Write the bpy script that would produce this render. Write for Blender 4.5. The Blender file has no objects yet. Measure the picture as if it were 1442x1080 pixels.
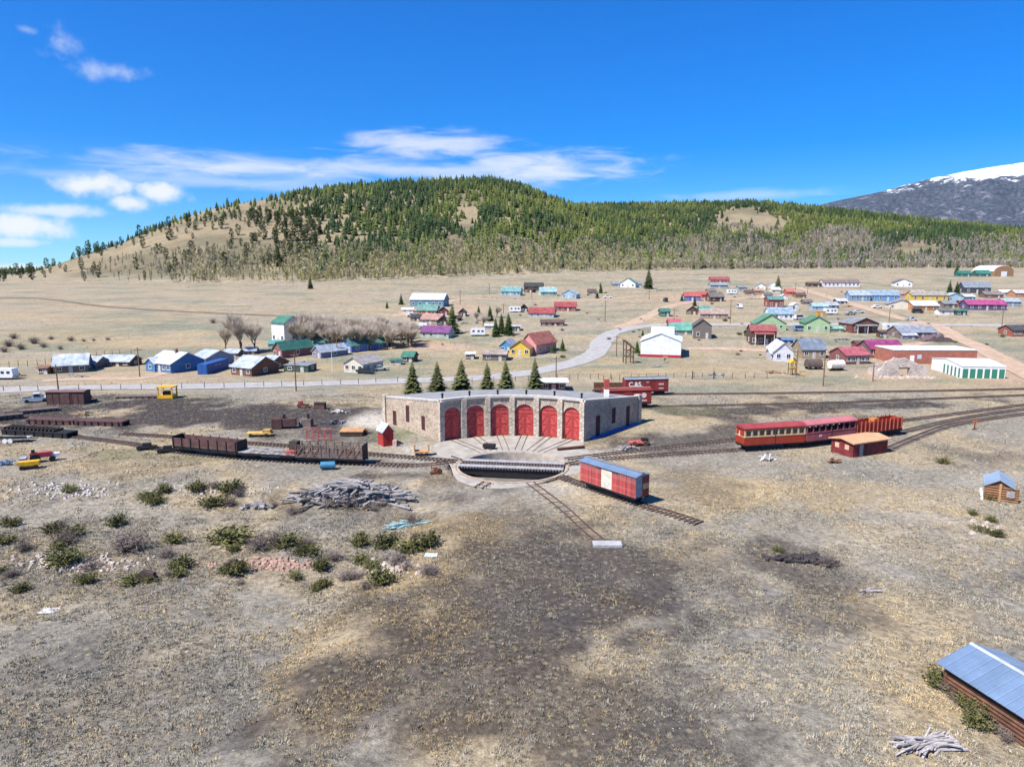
import bpy, bmesh, math, random
import numpy as np
from mathutils import Vector, Matrix
R = math.radians
random.seed(7); rng = np.random.default_rng(11)
SC = bpy.context.scene
COL = SC.collection
# ------------------------------------------------------------------ camera
CAMZ = 27.0; F = 1000.0; CX, CY = 721.0, 540.0; HZ = 376.0
PITCH = math.atan((CY-HZ)/F)
cam = bpy.data.cameras.new('camera'); camo = bpy.data.objects.new('camera', cam); COL.objects.link(camo)
cam.sensor_width = 36; cam.lens = 36*F/1442; cam.clip_start = 1; cam.clip_end = 40000
camo.location = (0, 0, CAMZ); camo.rotation_euler = (R(90)-PITCH, 0, 0)
SC.camera = camo
# ------------------------------------------------------------------ world, sun, exposure
SUN_EL = R(54); SUN_DIR = Vector((-.80*math.cos(SUN_EL), -.60*math.cos(SUN_EL), math.sin(SUN_EL))).normalized()
W = bpy.data.worlds.new('World'); SC.world = W; W.use_nodes = True
nt = W.node_tree; nt.nodes.clear()
def N(t, **k):
    n = nt.nodes.new(t)
    for a, v in k.items(): setattr(n, a, v)
    return n
def L(a, b): nt.links.new(a, b)
def setin(sock, v):
    if hasattr(v, 'is_output') or hasattr(v, 'links'): L(v, sock)
    else: sock.default_value = v
def M(op, a, b=0.0, c=None):
    n = N('ShaderNodeMath', operation=op); setin(n.inputs[0], a); setin(n.inputs[1], b)
    if c is not None: setin(n.inputs[2], c)
    return n.outputs[0]
def VM(op, a, b):
    n = N('ShaderNodeVectorMath', operation=op); setin(n.inputs[0], a); setin(n.inputs[1], b); return n
def MIX(f, a, b, bt='MIX'):
    n = N('ShaderNodeMix', data_type='RGBA', blend_type=bt); setin(n.inputs[0], f); setin(n.inputs[6], a); setin(n.inputs[7], b)
    return n.outputs[2]
def RANGE(v, a, b, c=0.0, d=1.0, smooth=True):
    n = N('ShaderNodeMapRange', interpolation_type='SMOOTHSTEP' if smooth else 'LINEAR')
    setin(n.inputs['Value'], v); n.inputs['From Min'].default_value = a; n.inputs['From Max'].default_value = b
    n.inputs['To Min'].default_value = c; n.inputs['To Max'].default_value = d
    return n.outputs['Result']
def NOISE(vec, scale, detail=4, rough=.55, dist=0.0):
    n = N('ShaderNodeTexNoise'); setin(n.inputs['Vector'], vec); n.inputs['Scale'].default_value = scale
    n.inputs['Detail'].default_value = detail; n.inputs['Roughness'].default_value = rough; n.inputs['Distortion'].default_value = dist
    return n
sky = N('ShaderNodeTexSky', sky_type='NISHITA'); sky.sun_disc = False
sky.sun_elevation = SUN_EL; sky.sun_rotation = math.atan2(SUN_DIR.x, SUN_DIR.y)
sky.altitude = 3000; sky.air_density = 1.0; sky.dust_density = 0.3; sky.ozone_density = 3.0
tc = N('ShaderNodeTexCoord'); sp = N('ShaderNodeSeparateXYZ'); L(tc.outputs['Generated'], sp.inputs[0])
az = M('ARCTAN2', sp.outputs[0], sp.outputs[1]); el = M('ARCSINE', sp.outputs[2])
cmb = N('ShaderNodeCombineXYZ'); L(az, cmb.inputs[0]); L(el, cmb.inputs[1]); P2 = cmb.outputs[0]
def pix_az(px, py):
    x, y = (px-CX)/F, -(py-CY)/F
    d = Vector((x, math.cos(PITCH)+y*math.sin(PITCH), -math.sin(PITCH)+y*math.cos(PITCH))).normalized()
    return math.atan2(d.x, d.y), math.asin(d.z)
nz = NOISE(P2, 34, 6, .62).outputs[0]; nzs = N('ShaderNodeMapping'); L(P2, nzs.inputs[0]); nzs.inputs['Scale'].default_value = (5, 26, 1)
nzs.inputs['Rotation'].default_value = (0, 0, R(-4))
nstreak = NOISE(nzs.outputs[0], 2.2, 7, .6, .6).outputs[0]
cl = None
def blob(px, py, rx, ry, amp, noise, nk, lo=.0, hi=.8):
    a, e = pix_az(px, py); s = VM('SUBTRACT', P2, (a, e, 0)); s = VM('MULTIPLY', s.outputs[0], (F/rx, F/ry, 0))
    r = VM('LENGTH', s.outputs[0], (0, 0, 0)).outputs['Value']
    v = M('ADD', M('SUBTRACT', 1.0, r), M('MULTIPLY', M('SUBTRACT', noise, .5), nk))
    return M('MULTIPLY', RANGE(v, lo, hi), amp)
BL = [(130, 259, 55, 20, .95, nz, 1.5), (188, 286, 32, 14, .9, nz, 1.5), (228, 270, 40, 19, .95, nz, 1.5), (30, 318, 62, 22, .95, nz, 1.3),
      (70, 297, 70, 11, .75, nz, 1.4), (20, 341, 45, 8, .7, nz, 1.2), (40, 378, 60, 7, .7, nz, 1.4), (80, 60, 26, 26, .5, nz, 2.6, .1, 1.5), (150, 100, 55, 14, .45, nz, 2.6, .1, 1.5), (36, 42, 20, 8, .4, nz, 2.4, .1, 1.4)]
BLS = [(330, 236, 260, 24, .75, nstreak, 1.8, .05, 1.1), (610, 206, 150, 26, .7, nstreak, 2.0, .0, 1.0), (770, 238, 165, 30, .8, nstreak, 1.9, .0, 1.0),
       (560, 240, 330, 18, .6, nstreak, 1.9, 0, 1.0), (1060, 275, 150, 10, .35, nstreak, 1.8, .0, 1.0), (300, 256, 330, 14, .4, nstreak, 1.8, 0, 1.1)]
for b in BL+BLS:
    v = blob(*b); cl = v if cl is None else M('MAXIMUM', cl, v)
# the same kind of low clouds goes on all round the horizon outside the frame
far = M('MULTIPLY', RANGE(M('ABSOLUTE', az), .72, .85), M('MULTIPLY', RANGE(el, .03, .07), RANGE(el, .28, .16)))
gn = NOISE(P2, 5, 6, .6).outputs[0]
cl = M('MAXIMUM', cl, M('MULTIPLY', M('MULTIPLY', RANGE(gn, .55, .68), far), .85))
hs = N('ShaderNodeHueSaturation'); hs.inputs['Saturation'].default_value = 1.12; L(MIX(1.0, sky.outputs[0], MIX(RANGE(M('ABSOLUTE', el), .02, .34), (.62, .98, 1.32, 1), (.16, .90, 1.74, 1)), 'MULTIPLY'), hs.inputs['Color'])
skyc = MIX(cl, hs.outputs[0], (8.0, 8.2, 8.5, 1))
bg = N('ShaderNodeBackground'); bg.inputs['Strength'].default_value = .074; L(skyc, bg.inputs['Color'])
ow = N('ShaderNodeOutputWorld'); L(bg.outputs[0], ow.inputs[0])
sl = bpy.data.lights.new('sun', 'SUN'); so = bpy.data.objects.new('sun', sl); COL.objects.link(so)
sl.energy = 5.0; sl.angle = R(.53); sl.color = (1, .955, .89)
so.rotation_euler = (-SUN_DIR).to_track_quat('-Z', 'Y').to_euler(); so.location = (0, 0, 300)
vs = SC.view_settings; vs.view_transform = 'Standard'; vs.look = 'None'; vs.exposure = 0.74; vs.gamma = 1; vs.use_curve_mapping = False
# ------------------------------------------------------------------ numpy noise, terrain
def _hash(ix, iy, s):
    h = (ix.astype(np.int64)*374761393 + iy.astype(np.int64)*668265263 + s*1442695041) & 0x7fffffff
    h = ((h ^ (h >> 13))*1274126177) & 0x7fffffff
    return ((h ^ (h >> 16)) & 0xffff)/65535.0
def vnoise(x, y, s=0):
    x = np.asarray(x, float); y = np.asarray(y, float)
    ix = np.floor(x); iy = np.floor(y); fx = x-ix; fy = y-iy
    fx = fx*fx*(3-2*fx); fy = fy*fy*(3-2*fy)
    a = _hash(ix, iy, s); b = _hash(ix+1, iy, s); c = _hash(ix, iy+1, s); d = _hash(ix+1, iy+1, s)
    return (a*(1-fx)+b*fx)*(1-fy)+(c*(1-fx)+d*fx)*fy
def fbm(x, y, s=0, o=4):
    v = 0; a = .5; t = 0
    for i in range(o):
        v = v+a*vnoise(np.asarray(x)*2**i, np.asarray(y)*2**i, s+i*17); t += a; a *= .5
    return v/t
def sstep(a, b, x):
    t = np.clip((np.asarray(x, float)-a)/(b-a), 0, 1); return t*t*(3-2*t)
cp, sn = math.cos(PITCH), math.sin(PITCH)
def ray(px, py):
    x, y = (px-CX)/F, -(py-CY)/F
    return x/(cp+y*sn), (-sn+y*cp)/(cp+y*sn)      # dX/dY, dZ/dY
def proj(X, Y, Z):
    z = Z-CAMZ; d = Y*cp-z*sn; u = Y*sn+z*cp
    d = np.maximum(d, 1e-3)
    return CX+F*X/d, CY-F*u/d, d
PY_ = [-500, 0, 200, 225, 250, 300, 350, 430, 500]; PZ_ = [0, 0, 0, .6, 2, 5.2, 8.2, 12, 15]
SIL1 = [(-160, 396, 620), (20, 390, 700), (60, 381, 740), (110, 362, 790), (160, 348, 850), (205, 328, 900), (260, 307, 960), (300, 294, 1000), (340, 286, 1030), (400, 277, 1070), (450, 269, 1100),
        (500, 265, 1120), (560, 261, 1140), (620, 258, 1150), (690, 256, 1150), (730, 264, 1150), (760, 276, 1150), (800, 292, 1150), (860, 312, 1150), (950, 340, 1120), (1010, 366, 1080), (1080, 390, 1050)]
SIL2 = [(560, 372, 1500), (680, 312, 1500), (780, 296, 1550), (830, 291, 1550), (900, 291, 1550), (1000, 289, 1500), (1060, 287, 1450), (1100, 290, 1450), (1180, 299, 1450), (1250, 307, 1420), (1300, 312, 1400), (1360, 318, 1400), (1442, 326, 1400), (1600, 334, 1400), (1900, 345, 1400)]
def sil(S):
    u = []; D = []; T = []
    for px, py, d in S:
        a, t = ray(px, py); u.append(a); D.append(d); T.append(CAMZ+t*d)
    return np.array(u), np.array(D), np.array(T)
S1, S2 = sil(SIL1), sil(SIL2)
FOOT = [(-.9, 540), (-.6, 545), (-.4, 520), (-.2, 560), (0, 610), (.2, 690), (.45, 740), (.9, 760)]
FU, FD = np.array(FOOT).T
TC = np.array([0.0, 95.0])                     # turntable centre
def base_z(X, Y):
    u = X/np.maximum(Y, 60)
    z = np.interp(Y, PY_, PZ_)
    cap = 17+15*sstep(-.45, .1, u)
    return np.where(Y > 500, 15+(cap-15)*(1-np.exp(-(np.maximum(Y, 500)-500)/250)), z)
def Hn(X, Y):
    X = np.asarray(X, float); Y = np.asarray(Y, float)
    z = base_z(X, Y); u = X/np.maximum(Y, 60)
    foot = np.interp(u, FU, FD)
    zz = z
    for (su, sD, sT), sc in ((S1, 1), (S2, 2)):
        D = np.interp(u, su, sD); T = np.interp(u, su, sT)
        f = foot if sc == 1 else foot+120
        s = np.clip((Y-f)/(D-f), 0, 1); p = .55*s+.45*s*s*(3-2*s)
        rise = np.maximum(T-z, 0)
        edge = sstep(su[0]-.02, su[0]+.1, u)*sstep(su[-1]+.02, su[-1]-.1, u)
        h = rise*p*np.exp(-np.square(np.maximum(Y-D, 0)/420))*edge
        rel = (fbm(X/90, Y/90, 3+sc, 4)-.5)*26*p*np.clip((1-s)*3, 0, 1)*edge
        zz = np.maximum(zz, z+np.maximum(h+rel*np.minimum(1, rise/40), 0))
    # foreground relief: low ground with ruins on the left, small hummocks
    e = -8-(76-Y)*.18
    low = sstep(e+2.5, e-5, X)*sstep(88, 78, Y)
    rel = (fbm(X/9, Y/9, 9, 3)-.5)*.7*sstep(84, 70, Y)*sstep(14, 30, Y)
    zz = zz-1.4*low+rel
    zz = zz+(fbm(X/5, Y/5, 21, 2)-.5)*.5*low*sstep(70, 60, Y)
    pit = np.hypot(X-TC[0], Y-94.3) < 8.3
    return np.where(pit, -2.2, zz)
def H1(x, y): return float(Hn(np.array([x]), np.array([y]))[0])
_ys = np.geomspace(24, 7000, 5000)
def at(px, py):
    a, t = ray(px, py); z = CAMZ+t*_ys; h = Hn(a*_ys, _ys)
    i = int(np.argmax(z < h)); i = max(i, 1)
    y0, y1 = _ys[i-1], _ys[i]; g0 = CAMZ+t*y0-h[i-1]; g1 = CAMZ+t*y1-h[i]
    y = y0+(y1-y0)*g0/(g0-g1+1e-9)
    return Vector((a*y, y, H1(a*y, y)))
def atz(px, py, z):
    a, t = ray(px, py); y = (z-CAMZ)/t; return Vector((a*y, y, z))
def mpp(P): return (P.y*cp-(P.z-CAMZ)*sn)/F      # metres per pixel at P
# ------------------------------------------------------------------ object helpers
def link(o): COL.objects.link(o); return o
def tag(o, label=None, cat=None, group=None, kind=None):
    if label: o['label'] = label
    if cat: o['category'] = cat
    if group: o['group'] = group
    if kind: o['kind'] = kind
    return o
def empty(name, loc, rz=0, label=None, cat=None, group=None):
    o = bpy.data.objects.new(name, None); o.empty_display_size = .3; link(o); o.location = loc; o.rotation_euler = (0, 0, rz)
    return tag(o, label, cat, group)
class MB:
    def __init__(s): s.v = []; s.f = []
    def add(s, vs, fs):
        k = len(s.v); s.v += [tuple(v) for v in vs]; s.f += [tuple(i+k for i in f) for f in fs]; return s
    def box(s, x0, x1, y0, y1, z0, z1, m=None):
        vs = [(x, y, z) for z in (z0, z1) for y in (y0, y1) for x in (x0, x1)]
        if m is not None: vs = [m @ Vector(v) for v in vs]
        return s.add(vs, [(0, 2, 3, 1), (4, 5, 7, 6), (0, 1, 5, 4), (2, 6, 7, 3), (0, 4, 6, 2), (1, 3, 7, 5)])
    def bar(s, a, b, w, h=None, up=(0, 0, 1)):
        a = Vector(a); b = Vector(b); h = h or w; d = (b-a); ln = d.length
        if ln < 1e-6: return s
        d /= ln; u = Vector(up)
        if abs(d.dot(u)) > .98: u = Vector((1, 0, 0))
        x = d.cross(u).normalized(); y = x.cross(d).normalized()
        vs = [p+x*(i*w/2)+y*(j*h/2) for p in (a, b) for i, j in ((-1, -1), (1, -1), (1, 1), (-1, 1))]
        return s.add(vs, [(0, 3, 2, 1), (4, 5, 6, 7), (0, 1, 5, 4), (1, 2, 6, 5), (2, 3, 7, 6), (3, 0, 4, 7)])
    def cyl(s, a, b, r0, r1=None, n=8):
        a = Vector(a); b = Vector(b); r1 = r0 if r1 is None else r1; d = (b-a).normalized()
        u = Vector((0, 0, 1)) if abs(d.z) < .9 else Vector((1, 0, 0)); x = d.cross(u).normalized(); y = x.cross(d)
        vs = [p+(x*math.cos(6.2832*i/n)+y*math.sin(6.2832*i/n))*r for p, r in ((a, r0), (b, r1)) for i in range(n)]
        return s.add(vs, [(i, (i+1) % n, n+(i+1) % n, n+i) for i in range(n)]+[tuple(range(n-1, -1, -1)), tuple(range(n, 2*n))])
    def prism(s, prof, axis, a, b):
        # prof: polygon in the two other axes, extruded along axis from a to b
        n = len(prof)
        def mk(t, p): return {'x': (t, p[0], p[1]), 'y': (p[0], t, p[1]), 'z': (p[0], p[1], t)}[axis]
        vs = [mk(a, p) for p in prof]+[mk(b, p) for p in prof]
        return s.add(vs, [(i, (i+1) % n, n+(i+1) % n, n+i) for i in range(n)]+[tuple(range(n-1, -1, -1)), tuple(range(n, 2*n))])
    def mesh(s, name, mat=None, smooth=False):
        me = bpy.data.meshes.new(name); me.from_pydata(s.v, [], s.f)
        bm = bmesh.new(); bm.from_mesh(me); bmesh.ops.recalc_face_normals(bm, faces=bm.faces); bm.to_mesh(me); bm.free()
        if mat: me.materials.append(mat)
        if smooth: me.polygons.foreach_set('use_smooth', [True]*len(me.polygons))
        return me
    def build(s, name, mat, parent=None, loc=None, smooth=False):
        return inst(name, s.mesh(name, mat, smooth), parent, loc)
def inst(name, me, parent=None, loc=None, rz=0, sc=None):
    o = bpy.data.objects.new(name, me); link(o)
    if parent: o.parent = parent
    if loc is not None: o.location = loc
    if rz: o.rotation_euler = (0, 0, rz)
    if sc is not None: o.scale = sc
    return o
def np_mesh(name, V, T, mat, col=None):
    me = bpy.data.meshes.new(name); n = len(V); k = T.shape[1]
    me.vertices.add(n); me.vertices.foreach_set('co', np.ascontiguousarray(V, dtype=np.float32).ravel())
    me.loops.add(T.size); me.loops.foreach_set('vertex_index', np.ascontiguousarray(T, dtype=np.int32).ravel())
    me.polygons.add(len(T)); me.polygons.foreach_set('loop_start', np.arange(0, T.size, k, dtype=np.int32)); me.polygons.foreach_set('loop_total', np.full(len(T), k, dtype=np.int32))
    if col is not None:
        a = me.color_attributes.new('col', 'FLOAT_COLOR', 'POINT'); c = np.ones((n, 4), np.float32); c[:, :3] = col; a.data.foreach_set('color', c.ravel())
    me.update(calc_edges=True); me.materials.append(mat); return me
def scatter(tv, tt, P, S, rz, tint, col):
    # template (k,3), tris -> n copies; S (n,3); col (n,3) times per-vertex tint (k,)
    n, k = len(P), len(tv); c, s = np.cos(rz)[:, None], np.sin(rz)[:, None]
    v = tv[None]*S[:, None, :]; x = v[..., 0]*c-v[..., 1]*s; y = v[..., 0]*s+v[..., 1]*c
    V = np.stack([x+P[:, 0:1], y+P[:, 1:2], v[..., 2]+P[:, 2:3]], -1).reshape(-1, 3)
    T = (tt[None]+(np.arange(n)*k)[:, None, None]).reshape(-1, tt.shape[1])
    return V, T, (col[:, None, :]*tint[None, :, None]).reshape(-1, 3)
# ------------------------------------------------------------------ materials
MATS = {}
def mat(key, col, rough=.8, metal=0.0, var=.18, scale=1.5, bump=0.0, stripe=None, spec=.3, attr=False, rnd=0.0, dirt=None):
    if key in MATS: return MATS[key]
    global nt
    m = bpy.data.materials.new(key); m.use_nodes = True; nt = m.node_tree; b = nt.nodes['Principled BSDF']; MATS[key] = m
    b.inputs['Roughness'].default_value = rough; b.inputs['Metallic'].default_value = metal; b.inputs['Specular IOR Level'].default_value = spec
    tcn = N('ShaderNodeTexCoord'); P = tcn.outputs['Object']
    if attr:
        c = N('ShaderNodeVertexColor', layer_name='col').outputs[0]
    else:
        c = N('ShaderNodeRGB'); c.outputs[0].default_value = (*col, 1); c = c.outputs[0]
    nn = NOISE(P, scale, 5, .6).outputs[0]
    fac = RANGE(nn, .25, .75, 1-var*1.6, 1+var*1.3, False)
    g = N('ShaderNodeCombineXYZ'); [L(fac, g.inputs[i]) for i in range(3)]
    c = MIX(1.0, c, g.outputs[0], 'MULTIPLY')
    if rnd:
        oi = N('ShaderNodeObjectInfo'); rr = RANGE(oi.outputs['Random'], 0, 1, 1-rnd, 1+rnd, False)
        g = N('ShaderNodeCombineXYZ'); [L(rr, g.inputs[i]) for i in range(3)]; c = MIX(1.0, c, g.outputs[0], 'MULTIPLY')
    if dirt:
        dn = NOISE(P, scale*.6, 6, .65, .4).outputs[0]; c = MIX(RANGE(dn, .48, .68), c, (*dirt, 1))
    if stripe:
        ax, per, dk = stripe
        s_ = N('ShaderNodeSeparateXYZ'); L(P, s_.inputs[0]); v = s_.outputs['xyz'.index(ax)]
        fr = M('FRACT', M('MULTIPLY', v, 1/per)); ln = RANGE(M('ABSOLUTE', M('SUBTRACT', fr, .5)), .40, .47)
        bid = M('FLOOR', M('MULTIPLY', v, 1/per)); wn = N('ShaderNodeTexWhiteNoise', noise_dimensions='1D'); L(bid, wn.inputs['W'])
        g = N('ShaderNodeCombineXYZ'); pv = RANGE(wn.outputs[0], 0, 1, 1-dk*.5, 1+dk*.5, False); [L(pv, g.inputs[i]) for i in range(3)]
        c = MIX(1.0, c, g.outputs[0], 'MULTIPLY')
        bn = N('ShaderNodeBump'); bn.inputs['Strength'].default_value = .6; bn.inputs['Distance'].default_value = .04; bn.invert = True; L(ln, bn.inputs['Height']); L(bn.outputs[0], b.inputs['Normal'])
    elif bump:
        bn = N('ShaderNodeBump'); bn.inputs['Strength'].default_value = bump; bn.inputs['Distance'].default_value = .1
        L(NOISE(P, scale*4, 5, .65).outputs[0], bn.inputs['Height']); L(bn.outputs[0], b.inputs['Normal'])
    L(c, b.inputs['Base Color'])
    return m
def stone_mat(key, c1, c2, c3, mortar, scale):
    global nt
    m = bpy.data.materials.new(key); m.use_nodes = True; nt = m.node_tree; b = nt.nodes['Principled BSDF']; MATS[key] = m
    b.inputs['Roughness'].default_value = .92; b.inputs['Specular IOR Level'].default_value = .15
    t = N('ShaderNodeTexCoord'); mp = N('ShaderNodeMapping'); L(t.outputs['Object'], mp.inputs[0]); mp.inputs['Scale'].default_value = (1, 1, 1.6)
    P = VM('ADD', mp.outputs[0], (0, 0, 0)).outputs[0]
    v = N('ShaderNodeTexVoronoi', feature='F1'); L(P, v.inputs['Vector']); v.inputs['Scale'].default_value = scale
    v2 = N('ShaderNodeTexVoronoi', feature='DISTANCE_TO_EDGE'); L(P, v2.inputs['Vector']); v2.inputs['Scale'].default_value = scale
    s_ = N('ShaderNodeSeparateColor'); L(v.outputs['Color'], s_.inputs[0])
    c = MIX(RANGE(s_.outputs[0], .1, .9), (*c1, 1), (*c2, 1)); c = MIX(RANGE(s_.outputs[1], .72, .9), c, (*c3, 1))
    e = RANGE(v2.outputs['Distance'], .02, .09); c = MIX(e, (*mortar, 1), c)
    big = NOISE(t.outputs['Object'], .35, 4).outputs[0]; f = RANGE(big, .3, .7, .8, 1.2, False)
    g = N('ShaderNodeCombineXYZ'); [L(f, g.inputs[i]) for i in range(3)]; c = MIX(1.0, c, g.outputs[0], 'MULTIPLY'); L(c, b.inputs['Base Color'])
    bn = N('ShaderNodeBump'); bn.inputs['Strength'].default_value = .9; bn.inputs['Distance'].default_value = .08; L(e, bn.inputs['Height']); L(bn.outputs[0], b.inputs['Normal'])
    return m
GLASS = mat('window_glass', (.02, .025, .03), .08, 0, .1, spec=.6)
WHITE = mat('white_paint', (.78, .77, .74), .6, 0, .08)
DARKW = mat('dark_wood', (.06, .045, .035), .85, 0, .3, 3)
BLACK = mat('black_iron', (.018, .017, .018), .7, 0, .3, 3)
RUST = mat('rusty_steel', (.13, .06, .035), .85, .1, .35, 3)
RAIL = mat('rail_steel', (.14, .085, .065), .6, .4, .3, 3)
TIE = mat('tie_wood', (.17, .14, .12), .9, 0, .3, 2, rnd=.35)
GREYW = mat('weathered_timber', (.27, .25, .24), .9, 0, .3, 4, rnd=.35)
POLEM = mat('pole_wood', (.19, .11, .065), .9, 0, .25, 2)
CONC = mat('pale_concrete', (.50, .46, .40), .9, 0, .15, 1, .3)
CONIF = mat('conifer_needles', (.05, .078, .02), .85, 0, .35, .9, rnd=.3, spec=.15)
TRUNK = mat('bark', (.13, .09, .06), .9, 0, .3, 3)
BARE = mat('bare_twigs', (.56, .47, .37), .9, 0, .2, .6, rnd=.2)
SHR_G = mat('green_shrub_leaves', (.125, .122, .042), .85, 0, .35, 1.5, rnd=.3)
SHR_B = mat('bare_shrub_twigs', (.20, .16, .14), .9, 0, .3, 1.5, rnd=.25)
# ------------------------------------------------------------------ ground sheet (one heightfield to the horizon)
def axis_pts(a0, a1, step, out, g):
    p = list(np.arange(a0, a1+1e-6, step)); s = step; x = p[-1]
    while x < out: s = min(s*g, 260); x += s; p.append(x)
    return p
xr = axis_pts(0, 105, .75, 9000, 1.035); gx = np.array([-v for v in xr[:0:-1]]+xr)
yr = axis_pts(20, 150, .75, 9000, 1.014); back = [20-1.5*1.12**i*i for i in range(1, 34)]
gy = np.array([v for v in back[::-1] if v > -1500]+yr)
GX, GY = np.meshgrid(gx, gy)
GZ = Hn(GX, GY)
CINDER = [(330, 588, 300, 20, 0, 1.0), (200, 572, 230, 12, 0, 1.0), (560, 668, 110, 14, 0, .8), (1000, 615, 220, 14, -.1, .8), (640, 700, 60, 20, 0, .7), (660, 700, 70, 16, 0, .5), (720, 735, 110, 40, 0, .55), (780, 850, 230, 100, -.3, .85), (660, 970, 210, 95, -.3, .8), (1110, 790, 90, 35, .2, .7),
          (1200, 571, 300, 11, -.03, .95), (1000, 628, 120, 9, -.1, .6), (480, 715, 200, 16, .1, .45), (560, 655, 60, 12, 0, .6), (840, 1020, 220, 80, 0, .72), (960, 800, 140, 45, .2, .5), (1150, 860, 60, 25, 0, .5), (470, 610, 110, 20, 0, .7),
          (1400, 640, 80, 16, 0, .4), (610, 680, 90, 14, 0, .6), (240, 645, 130, 12, 0, .35), (960, 690, 90, 30, 0, .35), (1380, 800, 80, 40, 0, .3), (250, 800, 200, 30, 0, .25), (150, 980, 220, 70, 0, .25)]
STRAW = [(640, 745, 95, 32, -.2, .8), (590, 850, 60, 90, .5, .75), (480, 960, 70, 90, .6, .7), (330, 705, 180, 14, 0, .5), (1060, 690, 130, 30, 0, .65), (1230, 700, 130, 25, 0, .55), (620, 1030, 120, 40, 0, .5),
         (1000, 590, 120, 8, 0, .6), (120, 480, 200, 13, 0, .55), (330, 520, 250, 14, 0, .5), (700, 515, 120, 12, 0, .6), (60, 640, 90, 14, 0, .5), (190, 660, 110, 14, 0, .5), (1100, 580, 150, 6, 0, .7), (950, 520, 150, 14, 0, .5), (560, 490, 70, 14, 0, .6),
         (1330, 990, 60, 40, 0, .55), (250, 625, 120, 8, 0, .5), (860, 930, 60, 90, .4, .3)]
SAND = [(530, 592, 42, 13, -.15, 1.0), (600, 640, 60, 22, 0, .8), (810, 645, 90, 10, -.1, .8), (790, 690, 60, 14, 0, .4), (1390, 680, 60, 20, 0, .35), (1300, 760, 140, 60, 0, .35)]
DIRT = [(1395, 512, 60, 22, .3, .8), (1270, 528, 60, 14, 0, .6), (630, 440, 60, 9, -.2, .7), (610, 488, 50, 6, 0, .8), (210, 531, 130, 7, 0, .6), (960, 420, 60, 10, 0, .5), (1090, 493, 110, 4, 0, .5), (1160, 410, 60, 8, 0, .4)]
GREEN = [(300, 640, 160, 12, 0, .35), (560, 612, 40, 12, 0, .5), (930, 575, 80, 8, 0, .35), (1290, 600, 60, 6, 0, .4), (760, 515, 100, 6, 0, .3)]
def patch(PX, PYY, lst, nz):
    m = np.zeros_like(PX)
    for cx, cy, rx, ry, rot, st in lst:
        c, s = math.cos(rot), math.sin(rot); dx = (PX-cx); dy = (PYY-cy)
        r = np.hypot((dx*c+dy*s)/rx, (-dx*s+dy*c)/ry)
        m = np.maximum(m, st*sstep(1.25, .45, r+nz*.9))
    return m
def edge_noise(X, Y): return (fbm(X/3.2, Y/3.2, 31, 4)-.5)+1.5*(fbm(X/13, Y/13, 33, 4)-.5)
def lerp(a, b, t): return a+(b-a)*t[..., None]
def ground_color(X, Y, Z):
    PX, PV, D = proj(X, Y, Z); PX = np.where(Y > 15, PX, -9e3)
    n1 = edge_noise(X, Y); n2 = fbm(X/14, Y/14, 41, 4); n3 = fbm(X/1.1, Y/1.1, 51, 3)
    c = np.empty(X.shape+(3,)); c[:] = (.275, .245, .195)
    c = lerp(c, np.array((.42, .32, .185)), sstep(.45, .62, n2)*.6)
    c = lerp(c, np.array((.20, .188, .165)), sstep(.52, .75, fbm(X/6, Y/6, 61, 4))*.6)
    far = sstep(125, 190, Y); c = lerp(c, np.array((.33, .28, .20)), far*.8)
    c = lerp(c, np.array((.20, .205, .145)), sstep(130, 170, Y)*sstep(.42, .60, fbm(X/40, Y/12, 66, 5))*.85)
    c = lerp(c, np.array((.38, .295, .18)), sstep(130, 170, Y)*sstep(.52, .7, fbm(X/30, Y/12, 67, 4))*.7)
    c = lerp(c, np.array((.33, .265, .18)), sstep(200, 330, Y)*sstep(.4, .6, n2)*.7)
    c = lerp(c, np.array((.385, .29, .165)), patch(PX, PV, STRAW, n1*1.6))
    c = lerp(c, np.array((.068, .056, .052)), patch(PX, PV, CINDER, n1*1.9)*sstep(.15, .45, n3+.25))
    c = lerp(c, np.array((.46, .415, .345)), patch(PX, PV, SAND, n1))
    c = lerp(c, np.array((.43, .30, .21)), patch(PX, PV, DIRT, n1))
    c = lerp(c, np.array((.21, .225, .11)), patch(PX, PV, GREEN, n1*1.4))
    hill = sstep(1.0, 8.0, Z-base_z(X, Y))
    hc = lerp(np.broadcast_to(np.array((.265, .212, .132)), c.shape), np.array((.17, .145, .09)), sstep(.42, .62, fbm(X/60, Y/60, 71, 4)))
    c = c+(hc-c)*hill[..., None]
    return c*(1+.35*(fbm(X/3.2, Y/3.2, 31, 4)-.5)+.45*(n3-.5))[..., None]
gcol = ground_color(GX, GY, GZ)
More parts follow.
